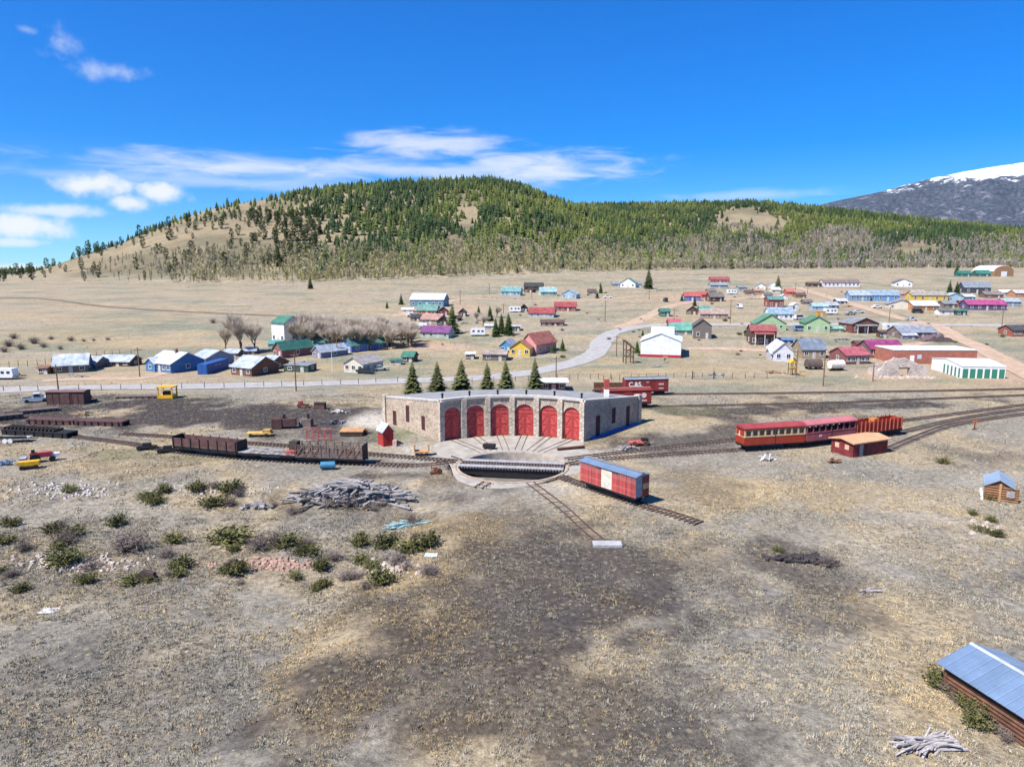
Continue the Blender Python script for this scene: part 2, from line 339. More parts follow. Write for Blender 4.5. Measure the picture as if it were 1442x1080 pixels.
def ground_mat():
    global nt
    m = bpy.data.materials.new('ground_earth'); m.use_nodes = True; nt = m.node_tree; b = nt.nodes['Principled BSDF']
    b.inputs['Roughness'].default_value = .95; b.inputs['Specular IOR Level'].default_value = .1
    P = N('ShaderNodeTexCoord').outputs['Object']; c = N('ShaderNodeVertexColor', layer_name='col').outputs[0]
    a = NOISE(P, 1.7, 8, .72).outputs[0]; fine = NOISE(P, 9, 4, .7).outputs[0]
    f = M('MULTIPLY', RANGE(a, .3, .7, .42, 1.5, False), RANGE(fine, .3, .7, .7, 1.28, False))
    g = N('ShaderNodeCombineXYZ'); [L(f, g.inputs[i]) for i in range(3)]; c = MIX(1.0, c, g.outputs[0], 'MULTIPLY')
    v = N('ShaderNodeTexVoronoi'); L(P, v.inputs['Vector']); v.inputs['Scale'].default_value = 1.6; v.inputs['Randomness'].default_value = 1
    sc_ = N('ShaderNodeSeparateColor'); L(v.outputs['Color'], sc_.inputs[0])
    tu = M('MULTIPLY', RANGE(v.outputs['Distance'], .42, .2), RANGE(sc_.outputs[0], .55, .7))
    c = MIX(M('MULTIPLY', tu, .55), c, MIX(sc_.outputs[1], (.40, .32, .18, 1), (.25, .24, .19, 1)))
    peb = N('ShaderNodeTexVoronoi'); L(P, peb.inputs['Vector']); peb.inputs['Scale'].default_value = 2.3
    sp_ = N('ShaderNodeSeparateColor'); L(peb.outputs['Color'], sp_.inputs[0])
    c = MIX(M('MULTIPLY', RANGE(peb.outputs['Distance'], .16, .1), RANGE(sp_.outputs[0], .86, .9)), c, (.5, .46, .42, 1))
    L(c, b.inputs['Base Color'])
    bn = N('ShaderNodeBump'); bn.inputs['Strength'].default_value = 1.0; bn.inputs['Distance'].default_value = .35; L(M('ADD', a, M('MULTIPLY', tu, .12)), bn.inputs['Height']); L(bn.outputs[0], b.inputs['Normal'])
    return m
ny, nx = GX.shape
idx = np.arange(ny*nx).reshape(ny, nx)
Q = np.stack([idx[:-1, :-1], idx[:-1, 1:], idx[1:, 1:], idx[1:, :-1]], -1).reshape(-1, 4)
gm = np_mesh('ground', np.stack([GX, GY, GZ], -1).reshape(-1, 3), Q, ground_mat(), gcol.reshape(-1, 3))
gm.polygons.foreach_set('use_smooth', np.ones(len(gm.polygons), dtype=bool))
tag(inst('ground', gm), kind='structure')
# ------------------------------------------------------------------ far mountains
def mountain(name, S, D, depth, m, seed, zb):
    u, _, _ = sil([(a, b, D) for a, b in S]); T = np.array([CAMZ+ray(a, b)[1]*D for a, b in S])
    uu = np.linspace(u[0], u[-1], 160); vv = np.linspace(-1, 1, 50); U, V = np.meshgrid(uu, vv)
    Y = D+V*depth; X = U*D; p = np.clip(1-np.abs(V), 0, 1); top = np.interp(U, u, T)
    Z = zb+(top-zb)*p**.9+(fbm(X/D*26, Y/D*26, seed, 5)-.5)*(top-zb).clip(0)*.42*np.clip(np.abs(V)*5, 0, 1)*p**.4
    i = np.arange(U.size).reshape(U.shape); q = np.stack([i[:-1, :-1], i[:-1, 1:], i[1:, 1:], i[1:, :-1]], -1).reshape(-1, 4)
    me = np_mesh(name, np.stack([X, Y, Z], -1).reshape(-1, 3), q, m); me.polygons.foreach_set('use_smooth', np.ones(len(q), dtype=bool))
    return tag(inst(name, me), kind='structure')
def mountain_mat():
    global nt
    m = bpy.data.materials.new('snowy_mountain'); m.use_nodes = True; nt = m.node_tree; b = nt.nodes['Principled BSDF']; b.inputs['Roughness'].default_value = .9; b.inputs['Specular IOR Level'].default_value = .05
    P = N('ShaderNodeTexCoord').outputs['Object']; s_ = N('ShaderNodeSeparateXYZ'); L(P, s_.inputs[0])
    n = NOISE(P, .009, 9, .72).outputs[0]; big = NOISE(P, .0016, 5, .6).outputs[0]; fn = NOISE(P, .03, 6, .75).outputs[0]
    c = MIX(RANGE(fn, .42, .62), (.028, .04, .05, 1), (.085, .09, .12, 1)); c = MIX(M('MULTIPLY', RANGE(n, .52, .68), .5), c, (.34, .33, .37, 1))
    h = M('ADD', s_.outputs[2], M('ADD', M('MULTIPLY', M('SUBTRACT', big, .5), 420), M('MULTIPLY', M('SUBTRACT', n, .5), 900)))
    c = MIX(RANGE(h, 900, 1010), c, (.85, .87, .9, 1)); L(c, b.inputs['Base Color'])
    return m
mountain('snowy_mountain', [(1040, 330), (1120, 297), (1160, 286), (1200, 277), (1260, 263), (1300, 251), (1360, 240), (1442, 226), (1560, 220), (1700, 232), (1900, 260), (2200, 310)], 8000, 2600, mountain_mat(), 5, 0)
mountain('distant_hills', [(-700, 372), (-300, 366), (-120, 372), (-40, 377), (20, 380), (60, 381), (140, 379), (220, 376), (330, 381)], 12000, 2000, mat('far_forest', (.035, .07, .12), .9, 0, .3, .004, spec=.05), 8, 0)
# ------------------------------------------------------------------ roads
def smooth_path(pts, step=2.0):
    P = [Vector(p) for p in pts]; P = [P[0]*2-P[1]]+P+[P[-1]*2-P[-2]]; out = []
    for i in range(1, len(P)-2):
        a, b, c, d = P[i-1:i+3]; n = max(2, int((c-b).length/step))
        for k in range(n):
            t = k/n; out.append(.5*((2*b)+(c-a)*t+(2*a-5*b+4*c-d)*t*t+(3*b-a-3*c+d)*t**3))
    out.append(P[-2]); return out
def strip(name, pix, width, m, lift, nl=4, kind='structure'):
    path = smooth_path([at(*p).to_2d() for p in pix]); V = []; Fc = []; n = len(path); s0 = random.random()*99
    for i, p in enumerate(path):
        t = (path[min(i+1, n-1)]-path[max(i-1, 0)]).normalized(); nrm = Vector((-t.y, t.x))
        for j in range(nl+1):
            wob = (vnoise(np.array([i*.17]), np.array([j*9.+s0]))[0]-.5)*width*.25 if j in (0, nl) else 0
            q = p+nrm*((j/nl-.5)*width+wob); V.append((q.x, q.y, 0))
    V = np.array(V); V[:, 2] = Hn(V[:, 0], V[:, 1])+lift
    for i in range(n-1):
        for j in range(nl): a = i*(nl+1)+j; Fc.append((a, a+1, a+nl+2, a+nl+1))
    me = np_mesh(name, V, np.array(Fc), m); o = inst(name, me); return tag(o, kind=kind)
GRAV = mat('road_gravel', (.34, .325, .31), .95, 0, .16, .5, .3); DIRTM = mat('road_dirt', (.42, .30, .21), .95, 0, .2, .4, .3); TRK = mat('track_dirt', (.17, .13, .09), .95, 0, .25, .4, .3)
strip('gravel_road', [(-90, 554), (0, 550), (100, 546.5), (300, 543.5), (480, 540), (600, 536), (700, 530), (770, 521), (820, 506), (843, 493), (849, 480), (868, 467), (915, 459), (1000, 457), (1100, 457), (1250, 457), (1442, 459), (1560, 461)], 7.5, GRAV, .09)
strip('dirt_road', [(872, 462), (905, 449), (936, 434), (985, 424), (1060, 420), (1142, 413)], 6, DIRTM, .07)
strip('dirt_road', [(1120, 404), (1142, 411), (1194, 427), (1254, 445), (1294, 454), (1321, 461), (1345, 474), (1377, 489), (1410, 506), (1450, 528), (1500, 550)], 7, DIRTM, .13)
strip('dirt_road', [(968, 491), (1020, 491), (1081, 494), (1130, 496), (1200, 494), (1290, 484), (1345, 474)], 5, DIRTM, .06)
strip('dirt_lane', [(60, 536), (120, 533.5), (195, 533), (229, 526), (262, 522)], 4.5, DIRTM, .06)
strip('dirt_lane', [(555, 446), (590, 436), (622, 427), (654, 421), (700, 422), (768, 424), (830, 423), (900, 417)], 4.5, DIRTM, .06)
strip('field_track', [(-40, 419), (60, 421), (150, 432), (300, 441), (420, 446)], 4, TRK, .06)
# ------------------------------------------------------------------ turntable: apron, pit, bridge
TCX, TCY = 0.0, 95.0; PIT = 94.3
RF = 17.7; HALF = R(39)
apr = MB(); ns = 96
def apr_r(t):      # outer edge of the sandy apron around the pit
    d = abs((t-math.pi/2+math.pi) % (2*math.pi)-math.pi)
    return 17.2 if d < R(43) else 9.6+1.2*math.sin(t*3+1)+max(0, 6.5*(1-(d-R(43))/R(30)))
ring = [[(TCX+(7.5+(apr_r(t)-7.5)*k/4)*math.cos(t), PIT+.7*(k/4)+(7.5+(apr_r(t)-7.5)*k/4)*math.sin(t), .05-.045*(k/4)**3) for k in range(5)] for t in [2*math.pi*i/ns for i in range(ns)]]
for i in range(ns):
    for k in range(4): a, b = ring[i], ring[(i+1) % ns]; apr.add([a[k], a[k+1], b[k+1], b[k]], [(0, 1, 2, 3)])
tag(apr.build('turntable_apron', mat('packed_sand', (.34, .31, .27), .95, 0, .2, .6, .3)), kind='structure')
tt = empty('turntable', (TCX, PIT, 0), 0, 'round railway turntable pit with a black girder bridge in front of the roundhouse', 'turntable')
m = MB(); n = 72
def ringmesh(m, r0, r1, z0, z1, n=72):
    for i in range(n):
        a, b = 2*math.pi*i/n, 2*math.pi*(i+1)/n
        q = [(r*math.cos(t), r*math.sin(t), z) for t in (a, b) for r, z in ((r0, z0), (r1, z0), (r1, z1), (r0, z1))]
        m.add(q, [(0, 4, 5, 1), (1, 5, 6, 2), (2, 6, 7, 3), (3, 7, 4, 0)])
    return m
ringmesh(MB(), 7.3, 7.6, -1.5, .1).build('pit_wall', mat('pit_concrete', (.40, .35, .29), .9, 0, .25, 1, .3), tt)
ringmesh(MB(), 6.2, 6.27, -.98, -.86).build('ring_rail', RAIL, tt)
ringmesh(MB(), .0, 7.32, -1.25, -1.17).build('pit_floor', mat('pit_floor', (.17, .15, .13), .95, 0, .3, 1), tt)
ringmesh(MB(), 7.6, 7.8, .02, .14).build('kerb_timber', mat('kerb_wood', (.36, .25, .16), .9, 0, .3, 2), tt)
tie_me = MB().box(-.9, .9, -.1, .1, 0, .15).mesh('tie', TIE); tie_s = MB().box(-.45, .45, -.1, .1, 0, .14).mesh('tie', TIE)
for i in range(64):
    t = 2*math.pi*i/64; inst('ring_tie', tie_s, tt, (6.25*math.cos(t), 6.25*math.sin(t), -1.14), t)
br = empty('bridge', (0, 0, 0), R(-8)); br.parent = tt
g = MB()
for y in (-1.75, 1.75):
    g.prism([(-7.1, -.5), (-3, -1.05), (3, -1.05), (7.1, -.5), (7.1, .12), (-7.1, .12)], 'y', y-.12, y+.12)
for x in np.linspace(-6.6, 6.6, 12): g.box(x-.06, x+.06, -1.6, 1.6, -.45, -.05)
g.build('girder', BLACK, br)
bt = MB().box(-.1, .1, -2.15, 2.15, .125, .3).mesh('bridge_tie', mat('bridge_timber', (.16, .145, .14), .9, 0, .25, 2, rnd=.2))
for x in np.linspace(-7, 7, 36): inst('bridge_tie', bt, br, (x, 0, 0))
PLK = mat('deck_plank', (.33, .32, .33), .85, 0, .2, 2, rnd=.15)
pl = MB().box(-7.15, 7.15, -.14, .14, .305, .36).mesh('deck_plank', PLK)
for y in (-1.8, -1.5, -1.2, -.9, .9, 1.2, 1.5, 1.8): inst('deck_plank', pl, br, (0, y, 0))
for y in (-.5, .5): MB().box(-7.2, 7.2, y-.035, y+.035, .3, .43).build('rail', RAIL, br)
MB().cyl((0, 0, -1.2), (0, 0, -.4), .9, .6, 16).build('centre_pivot', BLACK, br)
for x in (-7.0, 7.0):
    MB().bar((x, 1.5, .2), (x+math.copysign(1.9, x), 1.5, .75), .14).build('push_pole', DARKW, br)
# ------------------------------------------------------------------ railway tracks
G2 = .5
def track(pix, label, tie=True, world=False, step=.62, maxties=290, drop=0, zt=0.0, cat='railway track', group=None):
    pts = [Vector(p) for p in pix] if world else [(at(*p) if at(*p).z > -1 else atz(*p, 0)).to_2d() for p in pix]
    path = smooth_path(pts, 1.5); n = len(path); c0 = path[0]; z0 = max(H1(c0.x, c0.y), -.3)
    e = empty('railway_track', (c0.x, c0.y, z0), 0, label, cat, group)
    hz = Hn(np.array([p.x for p in path]), np.array([p.y for p in path])); hz = np.where(hz < -.6, 0, hz) if c0.y > 84 else hz
    nr = []
    for i in range(n):
        t = (path[min(i+1, n-1)]-path[max(i-1, 0)]).normalized(); nr.append(Vector((-t.y, t.x)))
    for sgn in (-1, 1):
        mb = MB(); q = []
        for i in range(n):
            for dx, dz in ((-.035, .13), (.035, .13), (.035, .27), (-.035, .27)):
                p = path[i]+nr[i]*(sgn*G2+dx)-c0; q.append((p.x, p.y, hz[i]-z0+dz+zt))
        fs = [(i*4+a, i*4+(a+1) % 4, i*4+4+(a+1) % 4, i*4+4+a) for i in range(n-1) for a in range(4)]+[(3, 2, 1, 0), (n*4-4, n*4-3, n*4-2, n*4-1)]
        mb.add(q, fs).build('rail', RAIL, e)
    if tie:
        acc = 0; k = 0; restm = MB(); spans = []
        for i in range(n-1):
            seg = (path[i+1]-path[i]).length
            while acc < seg:
                t = acc/seg; p = path[i].lerp(path[i+1], t)-c0; a = math.atan2(nr[i].y, nr[i].x); spans.append((p, a, hz[i]-z0)); acc += step
            acc -= seg
        spans.sort(key=lambda s: (s[0]+c0).length)
        for k, (p, a, z) in enumerate(spans):
            if random.random() < drop: continue
            if k < maxties: inst('tie', tie_me, e, (p.x, p.y, z-.005+zt), a+random.uniform(-.03, .03))
            else: restm.box(-.9, .9, -.1, .1, 0, .15, Matrix.Translation((p.x, p.y, z-.005+zt)) @ Matrix.Rotation(a, 4, 'Z'))
        if restm.v: tag(restm.build('far_ties', TIE, e), kind='stuff')
    return e, path
TR = {}
TR['r1'] = track([(799, 655), (860, 647), (1041, 634.5), (1126, 629), (1195, 620.5), (1261, 611), (1350, 591), (1442, 577), (1540, 566)], 'railway track under the red coaches and the stake car')
TR['r2'] = track([(797, 648), (860, 640), (1039, 620), (1150, 606), (1263, 594), (1350, 583), (1442, 571), (1540, 560)], 'railway track running behind the red coaches')
TR['r3'] = track([(1252, 633), (1290, 617), (1335, 601), (1390, 591), (1442, 584), (1540, 573)], 'curved siding that ends beside the flat-roofed red shed')
TR['b1'] = track([(800, 556.5), (880, 557), (938, 556), (1100, 554.5), (1300, 551.5), (1442, 548.5), (1560, 546)], 'long straight track under the lettered boxcar')
TR['b2'] = track([(850, 575.5), (925, 573.5), (1160, 568.5), (1300, 563), (1442, 557.5), (1560, 553)], 'long track that ends behind the dark end wall of the roundhouse')
TR['l2'] = track([(640, 657.5), (591, 656.5), (515, 654), (421, 650.5), (342, 646), (252, 637), (180, 625), (96, 614.5), (0, 603.5), (-80, 595)], 'railway track under the old brown gondola and wrecked stock car')
TR['l1'] = track([(641, 651), (591, 646), (518, 640), (420, 630), (340, 624), (258, 617), (171, 611.5)], 'railway track behind the wrecked stock car')
TR['f1'] = track([(746, 680), (800, 722), (845, 762)], 'rusty pair of rails ending at a pale slab', tie=True, step=1.6, zt=-.1)
TR['f2'] = track([(789, 672), (850, 694), (920, 717), (985, 738)], 'short track under the faded red boxcar')
TR['f3'] = track([(686, 681), (680, 684.5), (673, 689)], 'tiny rail stub at the near edge of the turntable', step=1.0)
for i in range(6):
    a = math.pi/2+HALF-(i+.5)*2*HALF/6; d = Vector((math.cos(a), math.sin(a)))
    track([Vector((TCX, TCY))+d*7.9, Vector((TCX, TCY))+d*12, Vector((TCX, TCY))+d*(RF+.1)], 'pair of rails set in the apron between turntable and red door', tie=False, world=True, zt=-.16, group='stall tracks of the roundhouse')
# ------------------------------------------------------------------ roundhouse
STONE = stone_mat('rubble_stone', (.48, .37, .265), (.58, .465, .35), (.34, .26, .20), (.54, .45, .36), 3.0)
DRESS = stone_mat('dressed_stone', (.52, .43, .33), (.62, .52, .42), (.42, .34, .27), (.42, .36, .29), 1.7)
DOORM = mat('red_door_paint', (.50, .075, .07), .6, 0, .2, 1.2, stripe=('x', .2, .25)); BRACE = mat('red_brace_paint', (.40, .05, .045), .6, 0, .2, 2)
ROOFG = mat('grey_roll_roof', (.25, .25, .25), .85, 0, .2, .5, .2); COPE = mat('pale_coping', (.50, .46, .41), .85, 0, .2, 1.5)
rh = empty('roundhouse', (TCX, TCY+RF, 0), 0, 'stone railway roundhouse with six arched red doors and a flat grey roof', 'roundhouse')
ORG = Vector((TCX, TCY+RF, 0))
def pol(r, a): return Vector((TCX+r*math.cos(a), TCY+r*math.sin(a), 0))-ORG
angs = [math.pi/2+HALF-i*2*HALF/6 for i in range(7)]
RB = RF+17.4; HF = 6.3; HB = 4.5
OW, OH, RISE = 2.95, 5.15, 1.35
for i in range(6):
    A, B = pol(RF, angs[i]), pol(RF, angs[i+1]); mid = (A+B)/2; w = (B-A).length; rz = math.atan2(B.y-A.y, B.x-A.x)
    bay = MB(); T = .6
    bay.box(-w/2, -OW/2, 0, T, -.1, HF); bay.box(OW/2, w/2, 0, T, -.1, HF)
    nseg = 16; arc = [(-OW/2*math.cos(math.pi*k/nseg), OH-RISE+RISE*math.sin(math.pi*k/nseg)) for k in range(nseg+1)]
    for k in range(nseg):
        (x0, z0), (x1, z1) = arc[k], arc[k+1]
        bay.add([(x0, 0, z0), (x1, 0, z1), (x1, 0, HF), (x0, 0, HF), (x0, T, z0), (x1, T, z1), (x1, T, HF), (x0, T, HF)], [(0, 1, 2, 3), (7, 6, 5, 4), (0, 4, 5, 1), (3, 2, 6, 7)])
    o = bay.build('bay_wall', STONE, rh, mid); o.rotation_euler.z = rz
    ar = empty('arch', mid, rz); ar.parent = rh
    for k in range(13):
        t0, t1 = math.pi*(k+.06)/13, math.pi*(k+.94)/13; dr = .42 if k % 2 else .55
        q = [(-(OW/2+e)*math.cos(t), y, OH-RISE+(RISE+e)*math.sin(t)) for y in (-.05, .1) for t, e in ((t0, .02), (t1, .02), (t1, dr), (t0, dr))]
        MB().add(q, [(0, 1, 2, 3), (7, 6, 5, 4), (0, 4, 5, 1), (1, 5, 6, 2), (2, 6, 7, 3), (3, 7, 4, 0)]).build('voussoir', DRESS, ar)
    dr_ = empty('door', mid, rz); dr_.parent = rh
    for sg in (-1, 1):
        lf = MB(); pts = [(0.012*sg, .03), (sg*(OW/2-.04), .03)]+[(sg*(OW/2-.04)*math.cos(math.pi/2*k/8), OH-.05-RISE+RISE*math.sin(math.pi/2*k/8)) for k in range(9)]
        pts[-1] = (.012*sg, OH-.05); lf.prism(pts, 'y', .22, .3); lf.build('door_leaf', DOORM, dr_)
        b = MB(); zs = (.18, 2.0, OH-RISE-.1, OH-RISE+.55)
        for z in zs: b.box(min(sg*.06, sg*1.38), max(sg*.06, sg*1.38), .16, .215, z-.1, z+.1)
        for x in (.1, 1.36): b.box(min(sg*(x-.08), sg*(x+.08)), max(sg*(x-.08), sg*(x+.08)), .165, .218, .05, OH-RISE)
        b.bar((sg*1.3, .19, .3), (sg*.15, .19, 1.9), .16, .05, (0, 1, 0)); b.bar((sg*1.3, .19, 2.15), (sg*.15, .19, OH-RISE-.2), .16, .05, (0, 1, 0))
        b.build('bracing', BRACE, dr_)
    # parapet coping above the bay
    MB().box(-w/2-.02, w/2+.02, -.28, .5, HF+.003, HF+.36).build('coping', COPE, rh, mid).rotation_euler.z = rz
for i, a in enumerate(angs):
    c = pol(RF, a); o = MB().box(-.42, .42, -.42, .2, -.1, HF-.02).build('pilaster', DRESS, rh, c); o.rotation_euler.z = a-math.pi/2
    if 0 < i < 6: q = MB().cyl((0, -.45, .0), (0, -.45, 1.3), .11, .1, 8).build('door_post', DARKW, rh, c+Vector((.62*math.cos(a-math.pi/2), .62*math.sin(a-math.pi/2), 0))); q.rotation_euler.z = a-math.pi/2
def side_wall(a, sgn, wins):
    A, B = pol(RF, a), pol(RB, a); ln = (B-A).length; rz = math.atan2(B.y-A.y, B.x-A.x)
    e = MB(); e.prism([(0, -.3), (ln, -.3), (ln, HB), (0, HF)], 'y', -.3, .3)
    o = e.build('side_wall', STONE, rh, A); o.rotation_euler.z = rz
    MB().prism([(0, HF+.003), (ln, HB+.003), (ln, HB+.3), (0, HF+.3)], 'y', -.38, .38).build('coping', COPE, rh, A).rotation_euler.z = rz
    yo = -sgn*.3
    for t, z0, z1, w in wins:
        x = ln*t; y0, y1 = sorted((yo-sgn*.02, yo+sgn*.1)); wd = empty('window', A, rz); wd.parent = rh
        MB().box(x-w/2, x+w/2, min(yo, yo-sgn*.03), max(yo, yo-sgn*.03), z0, z1).build('opening', mat('dark_opening', (.05, .03, .028), .8, 0, .2), wd)
        fr = MB(); yy = sorted((yo, yo-sgn*.06))
        fr.box(x-w/2-.1, x-w/2, yy[0], yy[1], z0, z1+.1); fr.box(x+w/2, x+w/2+.1, yy[0], yy[1], z0, z1+.1); fr.box(x-w/2, x+w/2, yy[0], yy[1], z1, z1+.1); fr.box(x-.04, x+.04, yy[0], yy[1], z0, z1)
        fr.build('frame', mat('maroon_frame', (.14, .03, .03), .7), wd)
side_wall(angs[0], -1, [(.27, 1.0, 3.2, .8), (.55, 1.5, 4.2, .85), (.8, .2, 2.6, .9)])
side_wall(angs[6], 1, [(.22, .1, 3.4, 1.0), (.5, 1.4, 3.9, .9), (.77, .1, 3.5, .9)])
for a in (angs[0], angs[6]):
    q = pol(RB, a); MB().box(-.55, .55, -.6, .4, -.3, HB+.5).build('corner_pier', DRESS, rh, q).rotation_euler.z = a-math.pi/2
rf = MB(); bw = MB()
for i in range(6):
    A, B, Cc, D = pol(RF+.35, angs[i]), pol(RF+.35, angs[i+1]), pol(RB, angs[i+1]), pol(RB, angs[i])
    up = lambda p, z: Vector((p.x, p.y, z))
    rf.add([up(A, HF-.08), up(B, HF-.08), up(Cc, HB-.05), up(D, HB-.05), up(A, HF+.06), up(B, HF+.06), up(Cc, HB+.1), up(D, HB+.1)], [(4, 5, 6, 7), (3, 2, 1, 0), (2, 3, 7, 6), (0, 1, 5, 4)])
    E, Fq = pol(RB-.5, angs[i+1]), pol(RB-.5, angs[i])
    bw.add([up(D, -.3), up(Cc, -.3), up(Cc, HB-.06), up(D, HB-.06), up(Fq, -.3), up(E, -.3), up(E, HB-.06), up(Fq, HB-.06)], [(0, 1, 2, 3), (7, 6, 5, 4), (3, 2, 6, 7)])
    v = pol(RF+3.2, (angs[i]+angs[i+1])/2); zt = HF-.3
    MB().cyl((0, 0, 0), (0, 0, .75), .16, .16, 8).cyl((0, 0, .8), (0, 0, 1.0), .3, .05, 8).build('smoke_vent', BLACK, rh, (v.x, v.y, zt))
rf.build('roof', ROOFG, rh); bw.build('back_wall', STONE, rh)
ch = pol(RF+11, angs[6]+R(5)); c = MB().box(-.4, .4, -.4, .4, 4.9, 6.6).build('chimney', WHITE, rh, ch); MB().box(-.42, .42, -.42, .42, 6.6, 8.2).build('brick_top', mat('brick_red', (.36, .07, .05), .85, 0, .25, 4), c)
tp = MB().bar(pol(RF+1.2, angs[6])+Vector((.7, 0, .12)), pol(RB-2, angs[6])+Vector((.9, 0, .12)), .7, .25).build('tarp_roll', mat('blue_tarp', (.015, .11, .42), .5, 0, .25, 2))
tp.location = ORG; tag(tp, 'blue tarpaulin strip lying along the dark end wall of the roundhouse', 'tarp')
# ------------------------------------------------------------------ rolling stock
def heading(a, b): return math.atan2(b.y-a.y, b.x-a.x)
wheel_me = MB().cyl((0, -.5, .33), (0, -.42, .33), .33, n=14).cyl((0, .42, .33), (0, .5, .33), .33, n=14).cyl((0, -.42, .33), (0, .42, .33), .05, n=6).mesh('wheelset', BLACK)
tr_me = MB().box(-1.0, 1.0, -.72, -.6, .25, .5).box(-1.0, 1.0, .6, .72, .25, .5).box(-.2, .2, -.7, .7, .4, .62).mesh('truck', BLACK)
def car_base(name, P, rz, Lc, label, cat, frame=True, zf=.95, group=None, w=1.1):
    e = empty(name, (P.x, P.y, P.z+.24), rz, label, cat, group)
    for sx in (-1, 1):
        t = inst('truck', tr_me, e, (sx*(Lc/2-1.6), 0, 0))
        for dx in (-.7, .7): inst('wheelset', wheel_me, t, (dx, 0, 0))
    m = MB()
    if frame:
        for y in (-w*.9, -w*.35, w*.35, w*.9): m.box(-Lc/2, Lc/2, y-.09, y+.09, zf-.3, zf)
        for x in (-Lc/2+.08, Lc/2-.08): m.box(x-.08, x+.08, -w, w, zf-.3, zf)
        for y in (-w*.8, w*.8): m.bar((-Lc/2+1, y, zf-.3), (-1, y, zf-.62), .05).bar((-1, y, zf-.62), (1, y, zf-.62), .05).bar((1, y, zf-.62), (Lc/2-1, y, zf-.3), .05)
        m.build('underframe', BLACK, e)
    for sx in (-1, 1): MB().box(min(sx*Lc/2, sx*(Lc/2+.4)), max(sx*Lc/2, sx*(Lc/2+.4)), -.1, .1, zf-.25, zf-.02).build('coupler', BLACK, e)
    return e
def board_side(e, name, x0, x1, y0, y1, z0, z1, m, n):
    # vertical boards one by one along x
    me = MB().box(0, (x1-x0)/n-.012, 0, y1-y0, z0, z1).mesh(name, m)
    for i in range(n): inst(name, me, e, (x0+i*(x1-x0)/n, y0+random.uniform(-.008, .008), 0))
def car_roof(e, Lc, w, z, rise, m, name='roof', ov=.12):
    prof = [(-w-ov, z), (-w-ov, z+.08), (0, z+rise+.08), (w+ov, z+.08), (w+ov, z), (0, z+rise)]
    r = MB().prism(prof, 'x', -Lc/2-ov, Lc/2+ov).build(name, m, e); MB().box(-Lc/2-ov, Lc/2+ov, -.22, .22, z+rise+.1, z+rise+.16).build('running_board', GREYW, r)
    return r
def text(s, size, mt, parent, loc, rot, ext=.01, name='lettering'):
    cu = bpy.data.curves.new(name, 'FONT'); cu.body = s; cu.size = size; cu.extrude = ext; cu.align_x = 'CENTER'; cu.align_y = 'CENTER'; cu.offset = size*.018
    t = bpy.data.objects.new(name, cu); link(t); dg = bpy.context.evaluated_depsgraph_get(); me = bpy.data.meshes.new_from_object(t.evaluated_get(dg)); bpy.data.objects.remove(t); me.materials.append(mt)
    o = inst(name, me, parent, loc); o.rotation_euler = rot; return o
def marks(parent, x, z, n, cw, h, y, gap=.06):
    # small painted marks too faint to read in the photograph
    mb = MB(); w = n*cw+(n-1)*gap
    for i in range(n): x0 = x-w/2+i*(cw+gap); mb.box(x0, x0+cw, y-.012, y, z-h/2, z+h/2)
    return tag(mb.build('faint_marks', mat('faint_white', (.62, .56, .54), .8, 0, .3, 6), parent), kind='stuff')
def boxcar(P, rz, Lc, m, roofm, label, doorm=None, endm=None, nb=34, w=1.15, zh=2.35, boards=True, lettering=None, side=-1):
    e = car_base('boxcar', P, rz, Lc, label, 'boxcar'); z0 = .95; z1 = z0+zh
    MB().box(-Lc/2+.05, Lc/2-.05, -w+.05, w-.05, z0, z1).build('body', m, e)
    for s in (-1, 1):
        if boards: sd = empty('side', (0, 0, 0)); sd.parent = e; board_side(sd, 'board', -Lc/2, Lc/2, min(s*w, s*(w-.05)), max(s*w, s*(w-.05)), z0-.05, z1, m, nb)
        d = MB().box(-.85, .85, min(s*w, s*(w+.06)), max(s*w, s*(w+.06)), z0, z1-.15).build('door', doorm or m, e)
        MB().box(-1.8, 1.8, min(s*(w+.01), s*(w+.09)), max(s*(w+.01), s*(w+.09)), z1-.13, z1-.05).build('door_track', BLACK, d)
    for s in (-1, 1):
        en = MB().box(min(s*(Lc/2-.05), s*(Lc/2+.01)), max(s*(Lc/2-.05), s*(Lc/2+.01)), -w+.02, w-.02, z0-.05, z1).prism([(-w, z1), (w, z1), (0, z1+.3)], 'x', min(s*(Lc/2-.05), s*(Lc/2)), max(s*(Lc/2-.05), s*(Lc/2))).build('end_wall', endm or m, e)
        ld = MB()
        for z in np.arange(z0+.2, z1, .4): ld.box(min(s*(Lc/2+.01), s*(Lc/2+.06)), max(s*(Lc/2+.01), s*(Lc/2+.06)), .45, .9, z, z+.04)
        ld.build('grab_iron', BLACK, en)
    car_roof(e, Lc, w, z1, .3, roofm)
    if lettering:
        for s, sz, x, z in lettering: text(s, sz, WHITE, e, (x, side*(w+.015), z), (R(90), 0, 0 if side < 0 else R(180)))
    return e
REDW = mat('faded_red_boards', (.38, .06, .055), .85, 0, .4, 2.2, dirt=(.45, .27, .25), rnd=.32)
MROOF = mat('metal_roof', (.40, .54, .68), .36, .7, .12, .8, stripe=('x', .6, .12)); MROOFY = mat('metal_roof_y', (.42, .49, .56), .38, .55, .12, .8, stripe=('y', .6, .12))  # MROOF base colour tinted blue to carry the reflected sky
CSRED = mat('boxcar_red', (.22, .03, .025), .7, 0, .15, 1.5, rnd=.08)
a, b = at(800, 676), at(985, 738); P = at(858, 697); P.z = 0
def snap(path, P):
    q = min(path, key=lambda p: (p-P.to_2d()).length); i = path.index(q); t = path[min(i+1, len(path)-1)]-path[max(i-1, 0)]
    z = H1(q.x, q.y); return Vector((q.x, q.y, max(z, -.0) if z < -1 else z)), math.atan2(t.y, t.x)
P, rz = snap(TR['f2'][1], P)
